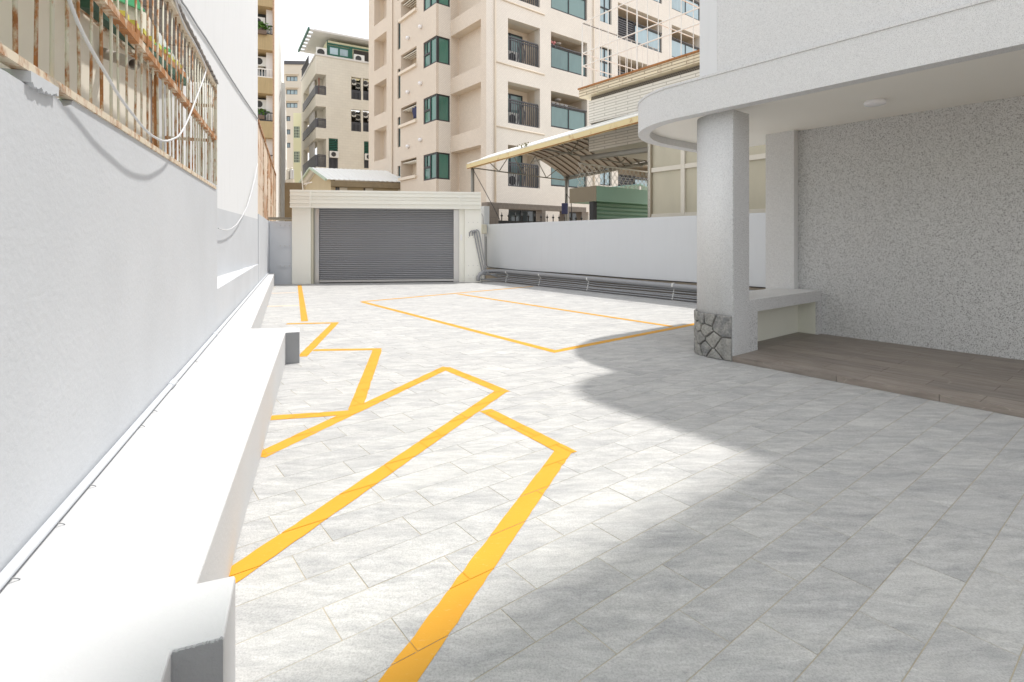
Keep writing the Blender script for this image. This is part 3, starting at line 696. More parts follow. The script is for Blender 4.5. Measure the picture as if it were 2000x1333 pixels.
for k, (z, nm) in enumerate(rows):
    yb_ = 7.545 - .012 * k; sag = .02 if k < 3 else 0
    pts = [(yb_, 10.75, z + .02), (yb_, 9.6, z + .01), (yb_, 8.3, z), (yb_, 7.6, z), (yb_, 7.0, z - sag), (yb_, 6.0, z - sag * .6), (yb_, 5, z - sag * .4), (yb_, 3.2, z - sag * .4)]
    pts[0] = (yb_, 10.1, z + .012)
    if k in (0, 1, 2):    # the three that bend up against the gate pillar
        o_ = 5.0 * k
        up = [kg(917 + o_, 462 - k, -.052), kg(917.5 + o_, 455 - k, -.075), kg(921 + o_, 451.5 - k, -.09), kg(925 + o_, 454 - k, -.10), kg(927.5 + o_, 464, -.10), kg(939 + o_ * .9, 520, -.12), kg(942 + o_ * .9, 531 - k, -.13), kg(946 + o_ * .9, 537 - k, -.14), (7.5, 10.25, z + .013)]
        pts = smooth(up) + pts
    else: pts = [kg(939, 546, -.15), (7.46, 10.2, z + .012)] + pts
    MB().tube(pts, .015, 8).thing('conduit', 'pvc_grey', G, f'thin grey conduit, {nm} of the five below the thick pipe', 'pipe', pg)
for k, a in enumerate((9.9, 8.7, 7.25, 5.28)):
    cl = thing('pipe_clip', G, (7.5, a, 0), ['white saddle clips nearest the gate on the wall pipes', 'second column of white saddle clips from the gate', 'third column of white saddle clips from the gate', 'column of white saddle clips nearest the stone pillar'][k], 'pipe clip', 'clips on the wall pipes')
    MB().tube([(7.53, a, .253 - .004 * k), (7.53, a + .035, .253 - .004 * k)], BP + .003, 10).part('saddle', 'clip_white', cl)
    for j, (z, nm) in enumerate(rows): MB().tube([(7.545 - .012 * j, a, z), (7.545 - .012 * j, a + .018, z)], .0208, 8).part('saddle', 'clip_white', cl)
MB().tube([(7.585, 10.86, 1.1), (7.585, 10.86, .40), (7.585, 10.8, .335), (7.585, 10.5, .325), (7.585, 9.5, .305), (7.585, 7.3, .315), (7.585, 6.4, .305), (7.585, 5.1, .31), (7.585, 3.2, .31)], .008, 6).thing('black_cable', 'cable_black', G, 'thin black cable clipped above the pipes on the right wall', 'cable')
mt = thing('meter_box', G, (7.55, 10.93, 1.1), 'small cream electrical box on the wall post beside the gate', 'electrical box')
MB().box(7.43, 7.575, 10.80, 10.93, 1.17, 1.40).part('box', 'meter_cream', mt, bev=.02); MB().box(7.425, 7.43, 10.84, 10.89, 1.30, 1.35).part('dial', 'cable_black', mt)
MB().tube([(7.5, 10.86, 1.40), (7.5, 10.87, 1.6), (7.46, 10.95, 1.75), (7.42, 11.0, 1.78)], .01, 6).part('lead', 'cable_grey', mt)

# ================================================================== GREY STUCCO BUILDING WITH PORCH (right)
hs = thing('porch_building', G, (5.5, 0, 0), 'grey washed stone building with curved canopy and open porch', 'building')
PB, PW, PZ = 4.09, 5.786, .045
FZ0, FZ1, CZ = 2.08, 2.365, 2.155
FBX = 3.985
MB().box(PW, PW + .3, -6.5, 2.62, 0, 2.4).part('porch_wall', 'washed_stone', hs)
pya, pyb = G.onx(1551, 400, PW - .09)[0], G.onx(1495, 400, PW - .09)[0]
MB().box(PW - .09, PW + .3, pya, pyb, 0, 2.2).part('pier', 'washed_stone_light', hs, bev=.006)
# porch floor
pf = MB().box(PB + .006, PW, -6.5, 2.31, 0, PZ - .002).part('porch_floor', 'plank_joint', hs)
yy = 2.31; r_ = 0
pw_, pl_ = .188, .62
nb = 9
for j in range(nb):
    b0_ = PB + .004 + j * pw_; b1_ = min(b0_ + pw_ - .003, PW - .001)
    a1 = 2.31 - (0 if j % 2 else .31)
    segs = []
    if j % 2 == 0: segs.append((2.0, 2.31))
    a = a1
    while a > -1.2: segs.append((a - pl_, a)); a -= pl_
    for s0_, s1_ in segs: MB().box(b0_, b1_, s0_ + .0015, s1_ - .0015, PZ - .0018, PZ).part('plank', 'brown_tile', pf)
a = 2.31; k = 0
for ln in (.20, .58, .58, .58, .58, .58):
    MB().box(PB - .004, PB + .0035, a - ln + .0015, a - .0015, .001, PZ - .0005).part('riser', 'brown_tile', pf); a -= ln
# column
def arc(cx, cy, r, t0, t1, n): return [(cx + r * math.cos(math.radians(t0 + (t1 - t0) * i / n)), cy + r * math.sin(math.radians(t0 + (t1 - t0) * i / n))) for i in range(n + 1)]
CA0, CA1, CR = 2.31, 2.775, .30
CB1 = 4.345
colpoly = [(PB, CA0), (CB1, CA0), (CB1, CA1)] + arc(PB + CR, CA1 - CR, CR, 90, 180, 14)
cm = MB().prism(colpoly, 'z', 0, FZ0 + .0, True); 
clm = cm.part('column', 'washed_stone_light', hs)
MB().box(PB + .002, CB1 + .004, CA0 - .006, CA0 - .0005, 0, FZ0).part('column_side', 'washed_stone', hs)  # darker stone over the side face, its shade put into the colour
# stone cladding round the foot of the column
ST = .372
path = [(PB, CA0 + .002)] + arc(PB + CR, CA1 - CR, CR, 180, 90, 20) + [(CB1, CA1)]
cum = [0]
for i in range(1, len(path)): cum.append(cum[-1] + math.hypot(path[i][0] - path[i - 1][0], path[i][1] - path[i - 1][1]))
LT = cum[-1]
def onpath(t, off):
    t = min(max(t, 0), LT - 1e-6)
    i = max(k for k in range(len(cum) - 1) if cum[k] <= t); f = (t - cum[i]) / (cum[i + 1] - cum[i])
    x = path[i][0] + (path[i + 1][0] - path[i][0]) * f; y = path[i][1] + (path[i + 1][1] - path[i][1]) * f
    dx, dy = path[i + 1][0] - path[i][0], path[i + 1][1] - path[i][1]; n = math.hypot(dx, dy); return x - dy / n * off, y + dx / n * off
mt_ = MB(); nseg = 40
for i in range(nseg):
    t0, t1 = LT * i / nseg, LT * (i + 1) / nseg; a, b_ = onpath(t0, .008), onpath(t1, .008)
    mt_.add([(a[0], a[1], 0), (b_[0], b_[1], 0), (b_[0], b_[1], ST - .008), (a[0], a[1], ST - .008)], [(0, 1, 2, 3)])
mt_.part('mortar_bed', 'dark_mortar', clm)
seeds = [(.10, .285), (.085, .09), (.175, .15), (.215, .33), (.155, .02), (.24, .23), (.235, .075), (.285, .325), (.30, .16), (.325, .25), (.34, .03), (.365, .33), (.385, .17), (.41, .08), (.43, .27), (.48, .2), (.5, .33), (.5, .05), (.57, .27), (.58, .12), (.64, .33), (.66, .2), (.66, .05), (.74, .28), (.75, .12)]
seeds = [s_ for s_ in seeds if s_[0] < LT]
for i, s_ in enumerate(seeds):
    pl = [(0.002, .002), (LT, .002), (LT, ST), (0.002, ST)]
    for j, q in enumerate(seeds):
        if i != j:
            nx, nz_ = q[0] - s_[0], q[1] - s_[1]; n = math.hypot(nx, nz_); pl = clip(pl, nx / n, nz_ / n, ((q[0]**2 + q[1]**2 - s_[0]**2 - s_[1]**2) / 2) / n - .0055)
    if len(pl) < 3: continue
    fine = []
    for a, b_ in zip(pl, pl[1:] + pl[:1]):
        for k in range(3):
            f = k / 3; fine.append((a[0] + (b_[0] - a[0]) * f + (random.uniform(-.003, .003) if k else 0), a[1] + (b_[1] - a[1]) * f + (random.uniform(-.003, .003) if k else 0)))
    n = len(fine); m = MB(); pr_ = random.uniform(.018, .03)
    def ringp(sc, off): return [(*onpath(s_[0] + (p[0] - s_[0]) * sc, off), s_[1] + (p[1] - s_[1]) * sc) for p in fine]
    c = (*onpath(s_[0], pr_ + .004), s_[1])
    m.add(ringp(1, .004) + ringp(1, pr_ * .7) + ringp(.9, pr_) + [c], [(i_, (i_ + 1) % n, n + (i_ + 1) % n, n + i_) for i_ in range(n)] + [(n + i_, n + (i_ + 1) % n, 2 * n + (i_ + 1) % n, 2 * n + i_) for i_ in range(n)] + [(2 * n + i_, 2 * n + (i_ + 1) % n, 3 * n) for i_ in range(n)])
    m.part('stone', 'field_stone', clm)
# bench between column and wall
bz1, bz0 = G.ony(1594, 568, CA0)[1], G.ony(1586, 590.5, CA0)[1]
bn = MB().box(CB1 - .05, PW - .002, CA0 - .004, CA1 - .06, bz0, bz1).part('bench', 'washed_stone_light', hs, bev=.008)
MB().box(CB1 + .0, CB1 + .15, CA0 - .0035, CA1 - .06, PZ, bz0).part('bench_leg', 'washed_stone', bn); MB().box(PW - .075, PW - .003, CA0 - .0035, CA1 - .06, PZ, bz0).part('bench_leg', 'washed_stone', bn)
MB().box(CB1 + .15, PW - .075, pya - .035, pya - .006, PZ, bz0).part('bench_back', 'bench_inner', bn)
MB().box(CB1 + .151, PW - .076, CA0 + .001, pya - .036, 0, PZ - .0002).part('bench_floor', 'brown_tile', bn)
MB().box(PW - .0775, PW - .0755, CA0 + .02, pya - .036, PZ, bz0 - .001).part('bench_lining', 'bench_inner', bn)
MB().box(CB1 - .05, PW - .002, CA0 - .0065, CA0 - .0042, bz0 - .001, bz1 - .006).part('bench_front', 'washed_stone', bn)
# canopy
CE, EA, EB = 3.72, .93, 1.08
def outline(off): return [(FBX + off, -6.5)] + [(FBX + off, -1 + .5 * i) for i in range(7) if -1 + .5 * i < CE - EA - .1] + [(FBX + EB - (EB - off) * math.cos(math.radians(90 * q / 28)), CE - EA + (EA - off) * math.sin(math.radians(90 * q / 28))) for q in range(29)] + [(PW + .5, CE - off)]
rw = .115
MB().ring(outline(0), outline(rw), FZ0, FZ1).part('canopy_fascia', 'washed_stone_light', hs)
MB().ring(outline(-.008), outline(.09), FZ1 + .0005, FZ1 + .02).part('canopy_lip', 'washed_stone_light', hs)
io = outline(rw - .002)
MB().prism(io + [(PW + .5, -6.5)], 'z', CZ, FZ1 - .01).part('porch_ceiling', 'ceiling_cream', hs)
MB().box(4.0 + .012, PW + 3, -6.5, 2.53, FZ1 + .0006, 3.86).part('upper_wall', 'washed_stone_light', hs)
MB().box(4.0 + .009, 4.14, 2.4, 2.56, FZ1 + .021, 3.86).part('lit_corner_strip', 'wall_white_paint', hs)  # whiter strip at the corner, the lit side edge put into its colour
MB().prism([(4.0, -6.5), (4.0, 2.68 - .5)] + arc(4.5, 2.18, .5, 180, 90, 14) + [(PW + 3, 2.68), (PW + 3, -6.5)], 'z', 3.861, 4.36).part('roof_slab', 'washed_stone_light', hs)
MB().box(4.0 + .014, PW + 3, -6.5, 1.17, 4.361, 11.2).part('tower_block', 'washed_stone_light', hs)
MB().box(PW + .31, PW + 2.9, -6.5, 2.5, 0, 2.3).part('rear_wall', 'washed_stone', hs)
# ceiling lamp
Yl = (CZ - 1) * F / (HY - 197); lx, ly = G.loc(((1709 - 1000) / F * Yl, Yl))
lamp = thing('ceiling_lamp', G, (lx, ly, CZ), 'round white flush ceiling lamp under the porch canopy', 'lamp')
lm = MB(); n = 28; prf = [(.072, 0), (.078, -.004), (.08, -.02), (.074, -.034), (.05, -.04), (.0, -.041)]
vv = [(lx + r * math.cos(2 * math.pi * j / n), ly + r * math.sin(2 * math.pi * j / n), CZ + z) for r, z in prf[:-1] for j in range(n)] + [(lx, ly, CZ - .041)]
ff = [(i * n + j, i * n + (j + 1) % n, (i + 1) * n + (j + 1) % n, (i + 1) * n + j) for i in range(4) for j in range(n)] + [(4 * n + j, 4 * n + (j + 1) % n, 5 * n) for j in range(n)]
lm.add(vv, ff, True); lm.part('diffuser', 'lamp_white', lamp)
MB().tube([(lx, ly, CZ - .0005), (lx, ly, CZ - .006)], .068, 28).part('base_plate', 'cable_grey', lamp)

# ================================================================== BEIGE APARTMENT TOWER
TA, TB_ = 16.289, 11.631
tw_ = thing('apartment_tower', G, (TB_ + 4, TA + 4, 0), 'tall beige tiled apartment block with green corner windows', 'building')
R = Fac(G, 'y', TA); LF = Fac(G, 'x', TB_); SP = 2.47
TOP = 17.2
ps = sorted(R.px(1207.5, 74)); zp0 = R.px(1207.5, 74)[1]
wn0, wn1 = R.px(1172, 148), R.px(1195, 95)
holes = []
W_, V_, N_, P_, X_ = (12.42, 14.07), (14.67, 16.82), (17.65, 18.43), (18.86, 22.19), (23.0, 25.6)
zw = [3.12 + SP * k for k in range(6)]; zv = [3.27 + SP * k for k in range(6)]
zn = [wn0[1] + SP * (k - 2) for k in range(6)]; zn = [z for z in zn if z > 2.7]
zpp = [zp0 + SP * (k - 3) for k in range(7)]; zpp = [z for z in zpp if z > 2.7 and z < 15.6]
for z in zw: holes.append((*W_, z, z + 1.62))
for z in zv: holes.append((*V_, z, z + 1.50))
for z in zn: holes.append((*N_, z, z + 1.35))
for z in zpp: holes += [(*P_, z, z + 1.65), (*X_, z, z + 1.65)]
gh = [(12.45, 14.0, .9, 2.25), (15.2, 16.9, .9, 2.25)]
R.wall(MB(), TB_, 27.5, 0, TOP, 0, .35, holes + gh).part('front_wall', 'beige_tile_lit', tw_)
for k, z in enumerate(zw):
    a, b_ = W_; m = MB()
    R.box(m, a - .05, b_ + .05, .80, .85, z - .1, z + 1.75); R.box(m, a - .05, a, .351, .8, z - .1, z + 1.75); R.box(m, b_, b_ + .05, .351, .8, z - .1, z + 1.75)
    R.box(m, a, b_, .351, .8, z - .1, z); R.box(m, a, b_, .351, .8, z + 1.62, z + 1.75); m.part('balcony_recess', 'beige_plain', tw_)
    win(R, tw_, (a + .02, a + 1.32, z + .02, z + 1.42), .76, cols=2, gl='teal_glass', t=.06)
    railing(R, tw_, a + .02, b_ - .05, z + .02, z + .98, .10, 15)
    m = MB()
    for u in (.6, .75, .9): m.tube([R.pt(a + u, .13, z + .1), R.pt(a + u + .05, .13, z + .5), R.pt(a + u - .05, .13, z + .86)], .022, 5)
    m.part('rail_ornament', 'rail_grey', tw_)
    if k < 5: ac_unit(R, a + .25, z + .03, .62, .52, .38, f'white air conditioner behind the bar railing of the tower, {["lowest", "second lowest", "middle", "fourth", "top"][k]} floor', 'air conditioners behind the tower railings', dp=.2)
for k, z in enumerate(zv):
    a, b_ = V_; m = MB()
    R.box(m, a - .05, b_ + .05, 1.2, 1.25, z - .1, z + 1.65); R.box(m, a - .05, a, .351, 1.2, z - .1, z + 1.65); R.box(m, b_, b_ + .05, .351, 1.2, z - .1, z + 1.65)
    R.box(m, a, b_, .351, 1.2, z - .1, z); R.box(m, a, b_, .351, 1.2, z + 1.5, z + 1.65); m.part('balcony_recess', 'beige_plain', tw_)
    win(R, tw_, (a + .05, a + 1.5, z + .02, z + 1.28), 1.15, cols=2, gl='dark_glass', t=.07)
    win(R, tw_, (a + .02, b_ - .06, z + .02, z + .92), .07, cols=2, gl='teal_glass', t=.045, name='balustrade')
    MB().tube([R.pt(a, .03, z + .96), R.pt(b_ - .03, .03, z + .96)], .035, 8).part('handrail', 'rail_grey', tw_)
    c = R.pt((a + b_) / 2, .75, z + 1.47); m = MB(); m.tube([c, (c[0], c[1], c[2] - .06)], [.16, .13], 12); m.part('balcony_lamp', 'lamp_white', tw_)
for z in zn: win(R, tw_, (*N_, z, z + 1.35), .12, cols=2, rows=2, gl='blue_glass', t=.06, split=.52)
for k, z in enumerate(zpp):
    for j, (a, b_) in enumerate((P_, X_)):
        m = MB(); R.box(m, a - .05, b_ + .05, 1.4, 1.45, z - .1, z + 1.8); R.box(m, a - .05, a, .351, 1.4, z - .1, z + 1.8); R.box(m, b_, b_ + .05, .351, 1.4, z - .1, z + 1.8)
        R.box(m, a, b_, .351, 1.4, z - .1, z); R.box(m, a, b_, .351, 1.4, z + 1.65, z + 1.8); m.part('balcony_recess', 'beige_plain', tw_)
        win(R, tw_, (a + 1.0, b_ - .4, z + .02, z + 1.3), 1.35, cols=2, gl='dark_glass', t=.07)
        if j == 0:
            lo = MB().part if False else None
            m = MB(); R.wall(m, a, a + 1.2, z, z + 1.05, .06, .16, [(a + .05, a + 1.15, z + .01, z + 1.02)]); lv = m.part('louvre_frame', 'dark_frame', tw_)
            for q in range(9): m = MB(); R.box(m, a + .05, a + 1.15, .07, .15, z + .04 + q * .107, z + .10 + q * .107); m.part('louvre_slat', 'rail_grey', lv)
        win(R, tw_, (a + (1.25 if j == 0 else .02), b_ - .05, z + .02, z + .95), .08, cols=2, gl='blue_glass', t=.045, name='balustrade')
        MB().tube([R.pt(a + (1.2 if j == 0 else 0), .03, z + .99), R.pt(b_, .03, z + .99)], .035, 8).part('handrail', 'rail_grey', tw_)
for z in zw[1:]:
    MB().tube([R.pt(11.8, -.03, z - .20), R.pt(14.3, -.03, z - .24)], .03, 6).part('drain_pipe', 'beige_trim', tw_)
for u in (11.78, 17.2): MB().tube([R.pt(u, -.05, 2.4), R.pt(u, -.05, TOP)], .035, 8).part('down_pipe', 'beige_trim', tw_)
for a, b_, z0_, z1_ in gh: win(R, tw_, (a, b_, z0_, z1_), .2, cols=2, gl='dark_glass', t=.07); m = MB(); R.box(m, a + .1, b_ - .1, .22, .24, z0_ + .3, z1_ - .1)
# left face
BXD = .70; BX = Fac(G, 'x', TB_ - BXD)
A_c, A_n = 19.29, 17.01
bayl = BX.px(827, 220)[0]; boxl = BX.px(783, 220)[0]
zn1 = [5.42 + SP * (k - 1) for k in range(6)]; zn2 = [7.78 + SP * (k - 2) for k in range(6)]
h1 = [(A_n, A_c - .001, z, z + 1.8) for z in zn1] + [(25.74, 27.33, z, z + 1.71) for z in zn2]
sl0, sl1 = LF.px(781, 150)[0] - .35, LF.px(776.5, 150)[0]
zb_ = [BX.px(827, y)[1] for y in (354, 244, 135)]; zb_ += [zb_[2] + SP, zb_[2] + 2 * SP]
h1 += [(sl0, sl1, z - .35, z + 1.15) for z in zb_]
LF.wall(MB(), TA + .351, 28.1, 0, TOP, 0, .35, h1).part('side_wall', 'beige_tile_shaded', tw_)
for a, b_, zs, hgt, dp in ((A_n, A_c, zn1, 1.8, .42), (25.74, 27.33, zn2, 1.71, .55)):
    for z in zs:
        m = MB(); LF.box(m, a, b_, dp, dp + .05, z - .05, z + hgt + .05); m.part('niche_back', 'beige_tile_shaded', tw_)
        m = MB(); LF.box(m, a - .05, a - .001, .351, dp, z, z + hgt); LF.box(m, b_ + .001, b_ + .05, .351, dp, z, z + hgt); LF.box(m, a, b_, .351, dp, z - .05, z - .001); LF.box(m, a, b_, .351, dp, z + hgt + .001, z + hgt + .05); m.part('niche_lining', 'beige_plain', tw_)
for z in zb_: win(LF, tw_, (sl0, sl1, z - .35, z + 1.15), .1, cols=1, rows=2, gl='teal_glass', t=.05)
MB().tube([LF.pt(24.99, -.05, 0), LF.pt(24.99, -.05, TOP)], .04, 8).part('down_pipe', 'beige_trim', tw_)
# projecting bay
la0, la1 = BX.px(813.5, 110)[0], BX.px(783, 110)[0]
zl_ = [BX.px(813.5, 125 + 116 * k)[1] for k in (2, 1, 0)]; zl_ = [zl_[2] + SP * (k - 2) for k in range(5)]
HWN = 1.12
bh = [(A_c, bayl, z, z + HWN) for z in zb_] + [(la0, la1 - .0, z, z + .80) for z in zl_]
m = MB(); BX.wall(m, A_c, la1 + .05, 0, TOP, 0, .12, bh); m.part('bay_wall', 'beige_tile_shaded', tw_)
E_ = Fac(G, 'y', A_c)
m = MB(); E_.wall(m, TB_ - BXD + .12, TB_, 0, TOP, 0, .12, [(TB_ - BXD, TB_ - .03, z, z + HWN) for z in zb_]); m.part('bay_end_wall', 'beige_tile_lit', tw_)
m = MB(); BX.box(m, A_c + .12, la1, .13, BXD, 0, .1); BX.box(m, la1 + .0, la1 + .05, .121, BXD, 0, TOP); m.part('bay_side', 'beige_tile_shaded', tw_)
for z in zb_:
    o = win(BX, tw_, (A_c + .0, bayl, z, z + HWN), .06, cols=1, rows=1, gl='green_glass', t=.07)
    um = A_c + (bayl - A_c) * .48
    m = MB(); BX.box(m, um - .04, um + .04, .015, .10, z + .07, z + HWN - .07); BX.box(m, um + .04, bayl - .07, .012, .10, z + .52, z + .60); BX.box(m, um + .3, um + .35, .02, .10, z + .60, z + HWN - .07); m.part('mullion', 'dark_frame', o)
    win(E_, tw_, (TB_ - BXD + .10, TB_ - .03, z, z + HWN), .06, cols=1, gl='green_glass', t=.055)
    m = MB(); BX.box(m, A_c + .12, bayl, .3, .34, z - .1, z + HWN + .1); m.part('room_wall', 'jade_dark', tw_)
for k, z in enumerate(zl_):
    m = MB(); BX.box(m, la0, la1, .60, .65, z - .1, z + .9); BX.box(m, la0 - .05, la0, .121, .6, z, z + .8); BX.box(m, la0, la1, .121, .6, z - .08, z); m.part('laundry_recess', 'beige_plain', tw_)
    m = MB(); BX.box(m, la0 - .03, la1 + .12, -.10, -.002, z - .13, z + .0); m.part('laundry_ledge', 'beige_trim', tw_)
    for q in range(4): m = MB(); BX.box(m, la0 + .05, la1 - .02, .1 + q * .12, .13 + q * .12, z + .68, z + .71); m.part('ceiling_slat', 'cream_metal', tw_)
    for u, zz_ in ((la0 - .45, z + 1.48), (la0 + .75, z + 1.36)):
        c = BX.pt(u, 0, zz_); MB().tube([(c[0] - .002, c[1], c[2]), (c[0] - .1, c[1], c[2]), (c[0] - .14, c[1], c[2] - .03)], [.085, .085, .05], 10).part('vent_cap', 'lamp_white', tw_)
MB().box(TB_ + .36, 27, TA + 1.5, 28, TOP, TOP + .3).part('roof_slab', 'beige_plain', tw_)
def cloth(fac, u, z, wd, h, d, mat, label, cat='clothing'):
    m = MB(); n = 5; vs_ = []
    for r in (0, .35, .7, 1.0):
        for i in range(n + 1): vs_.append(fac.pt(u + wd * (i / n) * (1 - .15 * r) + .02 * random.random(), d + .04 * math.sin(i * 2.1 + r * 3), z - h * r))
    m.add(vs_, [(r * (n + 1) + i, r * (n + 1) + i + 1, (r + 1) * (n + 1) + i + 1, (r + 1) * (n + 1) + i) for r in range(3) for i in range(n)], True)
    o = m.thing('hanging_laundry', mat, fac.fr, label, cat, 'laundry on the balconies'); q = o.modifiers.new('solid', 'SOLIDIFY'); q.thickness = .02
cloth(BX, la0 + .08, zl_[1] + .62, .45, .5, .1, 'cloth_blue', 'dark blue shirt hanging in the tower side laundry opening')
a, z = V_[0], zv[1]
for k in range(5): cloth(R, a + .25 + k * .25, z + 1.22, .16, .2 + .05 * (k % 2), .5, 'cloth_white', f'white cloth on the balcony line of the tower, {["first", "second", "third", "fourth", "fifth"][k]} from the left')
MB().tube([R.pt(a + .05, .5, z + 1.25), R.pt(V_[1] - .05, .5, z + 1.2)], .012, 5).thing('clothes_line', 'white_iron', G, 'clothes pole in the glass balcony of the tower', 'pole')
tb2 = thing('hanging_toy', G, R.pt(a + .25, .2, zv[2] + 1.0), 'pink hanging ornament in a tower balcony', 'ornament')
for k, (du, dz) in enumerate(((0, .1), (.1, .0), (.16, .12), (.2, -.1))):
    c = R.pt(a + .2 + du, .2, zv[2] + 1.05 + dz); MB().tube([(c[0], c[1], c[2] - .06), c, (c[0], c[1], c[2] + .06)], [.03, .08, .03], 8).part('bead', 'pink_toy' if k < 3 else 'lamp_white', tb2)

# ================================================================== TILED GATEWAY, FENCE, GREEN SHUTTER, CARPORT (right, behind the wall)
GA = 14.5; gy = Fac(G, 'y', GA)
gw = thing('tiled_gateway', G, (gy.px(1050, 420)[0], GA, 0), 'brown tiled gateway frame behind the right boundary wall', 'gateway')
u0, zt_ = gy.px(952, 395); u1, _ = gy.px(975, 410); u2, _ = gy.px(1145, 408); zbm = gy.px(975, 407)[1]
m = MB(); gy.box(m, u0, u2, 0, .35, zbm, zt_); m.part('beam', 'brown_gate_tile', gw)
for a, b_ in ((u0, u1), (gy.px(1059, 420)[0], gy.px(1066, 420)[0]), (gy.px(1105, 420)[0], gy.px(1112, 420)[0]), (gy.px(1137, 420)[0], u2)):
    m = MB(); gy.box(m, a, b_, .01, .34, 0, zbm - .001); m.part('post', 'brown_gate_tile', gw)
fy = Fac(G, 'y', 13.6); fu0, fz = fy.px(975, 431); fu1, _ = fy.px(1140, 433)
ff_ = thing('spiked_fence', G, ((fu0 + fu1) / 2, 13.6, 0), 'black iron fence with spear tips in front of the tiled gateway', 'fence')
m = MB(); fy.box(m, fu0, fu1, 0, .05, .6, fz); m.part('panel', 'black_iron', ff_)
k = 0; u = fu0 + .12
while u < fu1: 
    MB().tube([fy.pt(u, .025, fz), fy.pt(u, .025, fz + .12), fy.pt(u, .025, fz + .16), fy.pt(u, .025, fz + .19), fy.pt(u, .025, fz + .28)], [.018, .018, .05, .02, .003], 6).part('spear_tip', 'black_iron', ff_); u += .28
SA = 8.5; sy = Fac(G, 'y', SA)
gs = thing('green_shutter_shed', G, (sy.px(1220, 400)[0], SA, 0), 'green roller shutter with a jade green box above, behind the right wall', 'shed')
u0, zt_ = sy.px(1165, 363); _, zb1 = sy.px(1165, 393); u1, _ = sy.px(1300, 370)
m = MB(); sy.box(m, u0, u1, 0, .9, zb1, zt_); m.part('lintel_box', 'jade_green', gs)
m = MB(); sy.box(m, u0 - .006, u0 - .001, .0, .9, zb1, zt_); m.part('box_side', 'taupe', gs)
m = MB(); sy.box(m, u0 + .02, u0 + .14, .12, .25, 0, zb1 - .001); m.part('guide', 'dark_frame', gs)
for k in range(9):
    m = MB(); z = zb1 - .10 * (k + 1); c0 = sy.pt(u0 + .14, 0, z); pr = [(.2, 0), (.17, .03), (.17, .07), (.2, .1)]
    m.add([sy.pt(u0 + .14, y, z + q) for y, q in pr] + [sy.pt(u1, y, z + q) for y, q in pr], [(i, i + 1, 5 + i, 4 + i) for i in range(3)]); m.part('shutter_slat', 'jade_dark', gs)
m = MB(); sy.box(m, u0 + .1, u1, .22, .3, 0, zb1 - .01); m.part('shutter_back', 'jade_dark', gs)
# lattice grille above the green box
lt = thing('lattice_grille', G, (sy.px(1200, 340)[0] + .3, SA + .6, zt_), 'white wavy wire lattice above the green shutter box', 'grille')
ly_ = Fac(G, 'y', SA + .6); lu0, lzt = ly_.px(1130, 318); lu1, _ = ly_.px(1290, 318); lz0 = zt_ + .003
n = int((lu1 - lu0) / .085)
for k in range(n):
    u = lu0 + k * .085; pts = []
    for q in range(13):
        s_ = (1 if (q // 2) % 2 == 0 else -1) * (1 if k % 2 else -1) * .028; pts.append(ly_.pt(u + s_, 0, lz0 + (lzt - lz0) * q / 12))
    MB().tube(pts, .006, 5).part('wire', 'white_iron', lt)
m = MB(); ly_.box(m, lu0, lu1, -.015, .015, lz0, lz0 + .03); ly_.box(m, lu0, lu1, -.015, .015, lzt - .03, lzt); m.part('frame', 'white_iron', lt)
tr = thing('teal_shed', G, (14.8, 11.6, 0), 'teal translucent shed roof seen through the wire lattice', 'shed')
m = MB(); m.add([(13.2, 10.5, 2.75), (16.4, 10.5, 2.2), (16.4, 12.6, 2.2), (13.2, 12.6, 2.75)], [(0, 1, 2, 3)]); o = m.part('roof', 'teal_roof', tr); q = o.modifiers.new('solid', 'SOLIDIFY'); q.thickness = .03
for x, y in ((13.25, 10.55), (16.3, 10.55), (13.25, 12.5), (16.3, 12.5)): MB().bar((x, y, 0), (x, y, 2.7 - (x - 13.25) * .17), .05).part('post', 'white_iron', tr)
# carport with barrel roof
C0, C1, CYa, CYb = 8.2, 11.9, 6.2, 12.55
cpn = thing('carport', G, ((C0 + C1) / 2, 9.4, 0), 'carport with white barrel roof and rust edged cream gutter behind the right wall', 'carport')
def cz(b_, a): t = (b_ - C0) / (C1 - C0); return 3.10 + (12.6 - a) * .04 + .62 * math.sin(math.pi * min(max(t, 0), 1)) * (1 - .12 * t) - .05 * t
nb_ = 16
rf_ = MB(); vs_ = []
for a in (CYa, CYb):
    for i in range(nb_ + 1): b_ = C0 + (C1 - C0) * i / nb_; vs_.append((b_, a, cz(b_, a) + .05))
rf_.add(vs_, [(i, i + 1, nb_ + 2 + i, nb_ + 1 + i) for i in range(nb_)], True)
o = rf_.part('roof_skin', 'canvas_white', cpn); q = o.modifiers.new('solid', 'SOLIDIFY'); q.thickness = .03; q.offset = 1
un = MB(); un.add([(x, y, z - .03) for x, y, z in vs_], [(i, i + 1, nb_ + 2 + i, nb_ + 1 + i) for i in range(nb_)], True); un.part('roof_lining', 'under_brown', cpn)
for k in range(24):
    a = CYa + .25 + k * (CYb - CYa - .5) / 23; MB().tube([(C0 + (C1 - C0) * i / 12, a, cz(C0 + (C1 - C0) * i / 12, a) - .005) for i in range(13)], .018, 5).part('roof_rib', 'rib_brown', cpn)
m = MB(); m.add([(x, y, z) for a in (CYa, CYb + .03) for x, z in ((C0 - .09, cz(C0, a) + .06), (C0 - .09, cz(C0, a) - .055), (C0 + .04, cz(C0, a) - .055), (C0 + .04, cz(C0, a) + .06)) for y in (a,)], [(0, 1, 2, 3), (4, 7, 6, 5), (0, 4, 5, 1), (1, 5, 6, 2), (2, 6, 7, 3), (3, 7, 4, 0)]); m.part('gutter', 'gutter_rust', cpn)
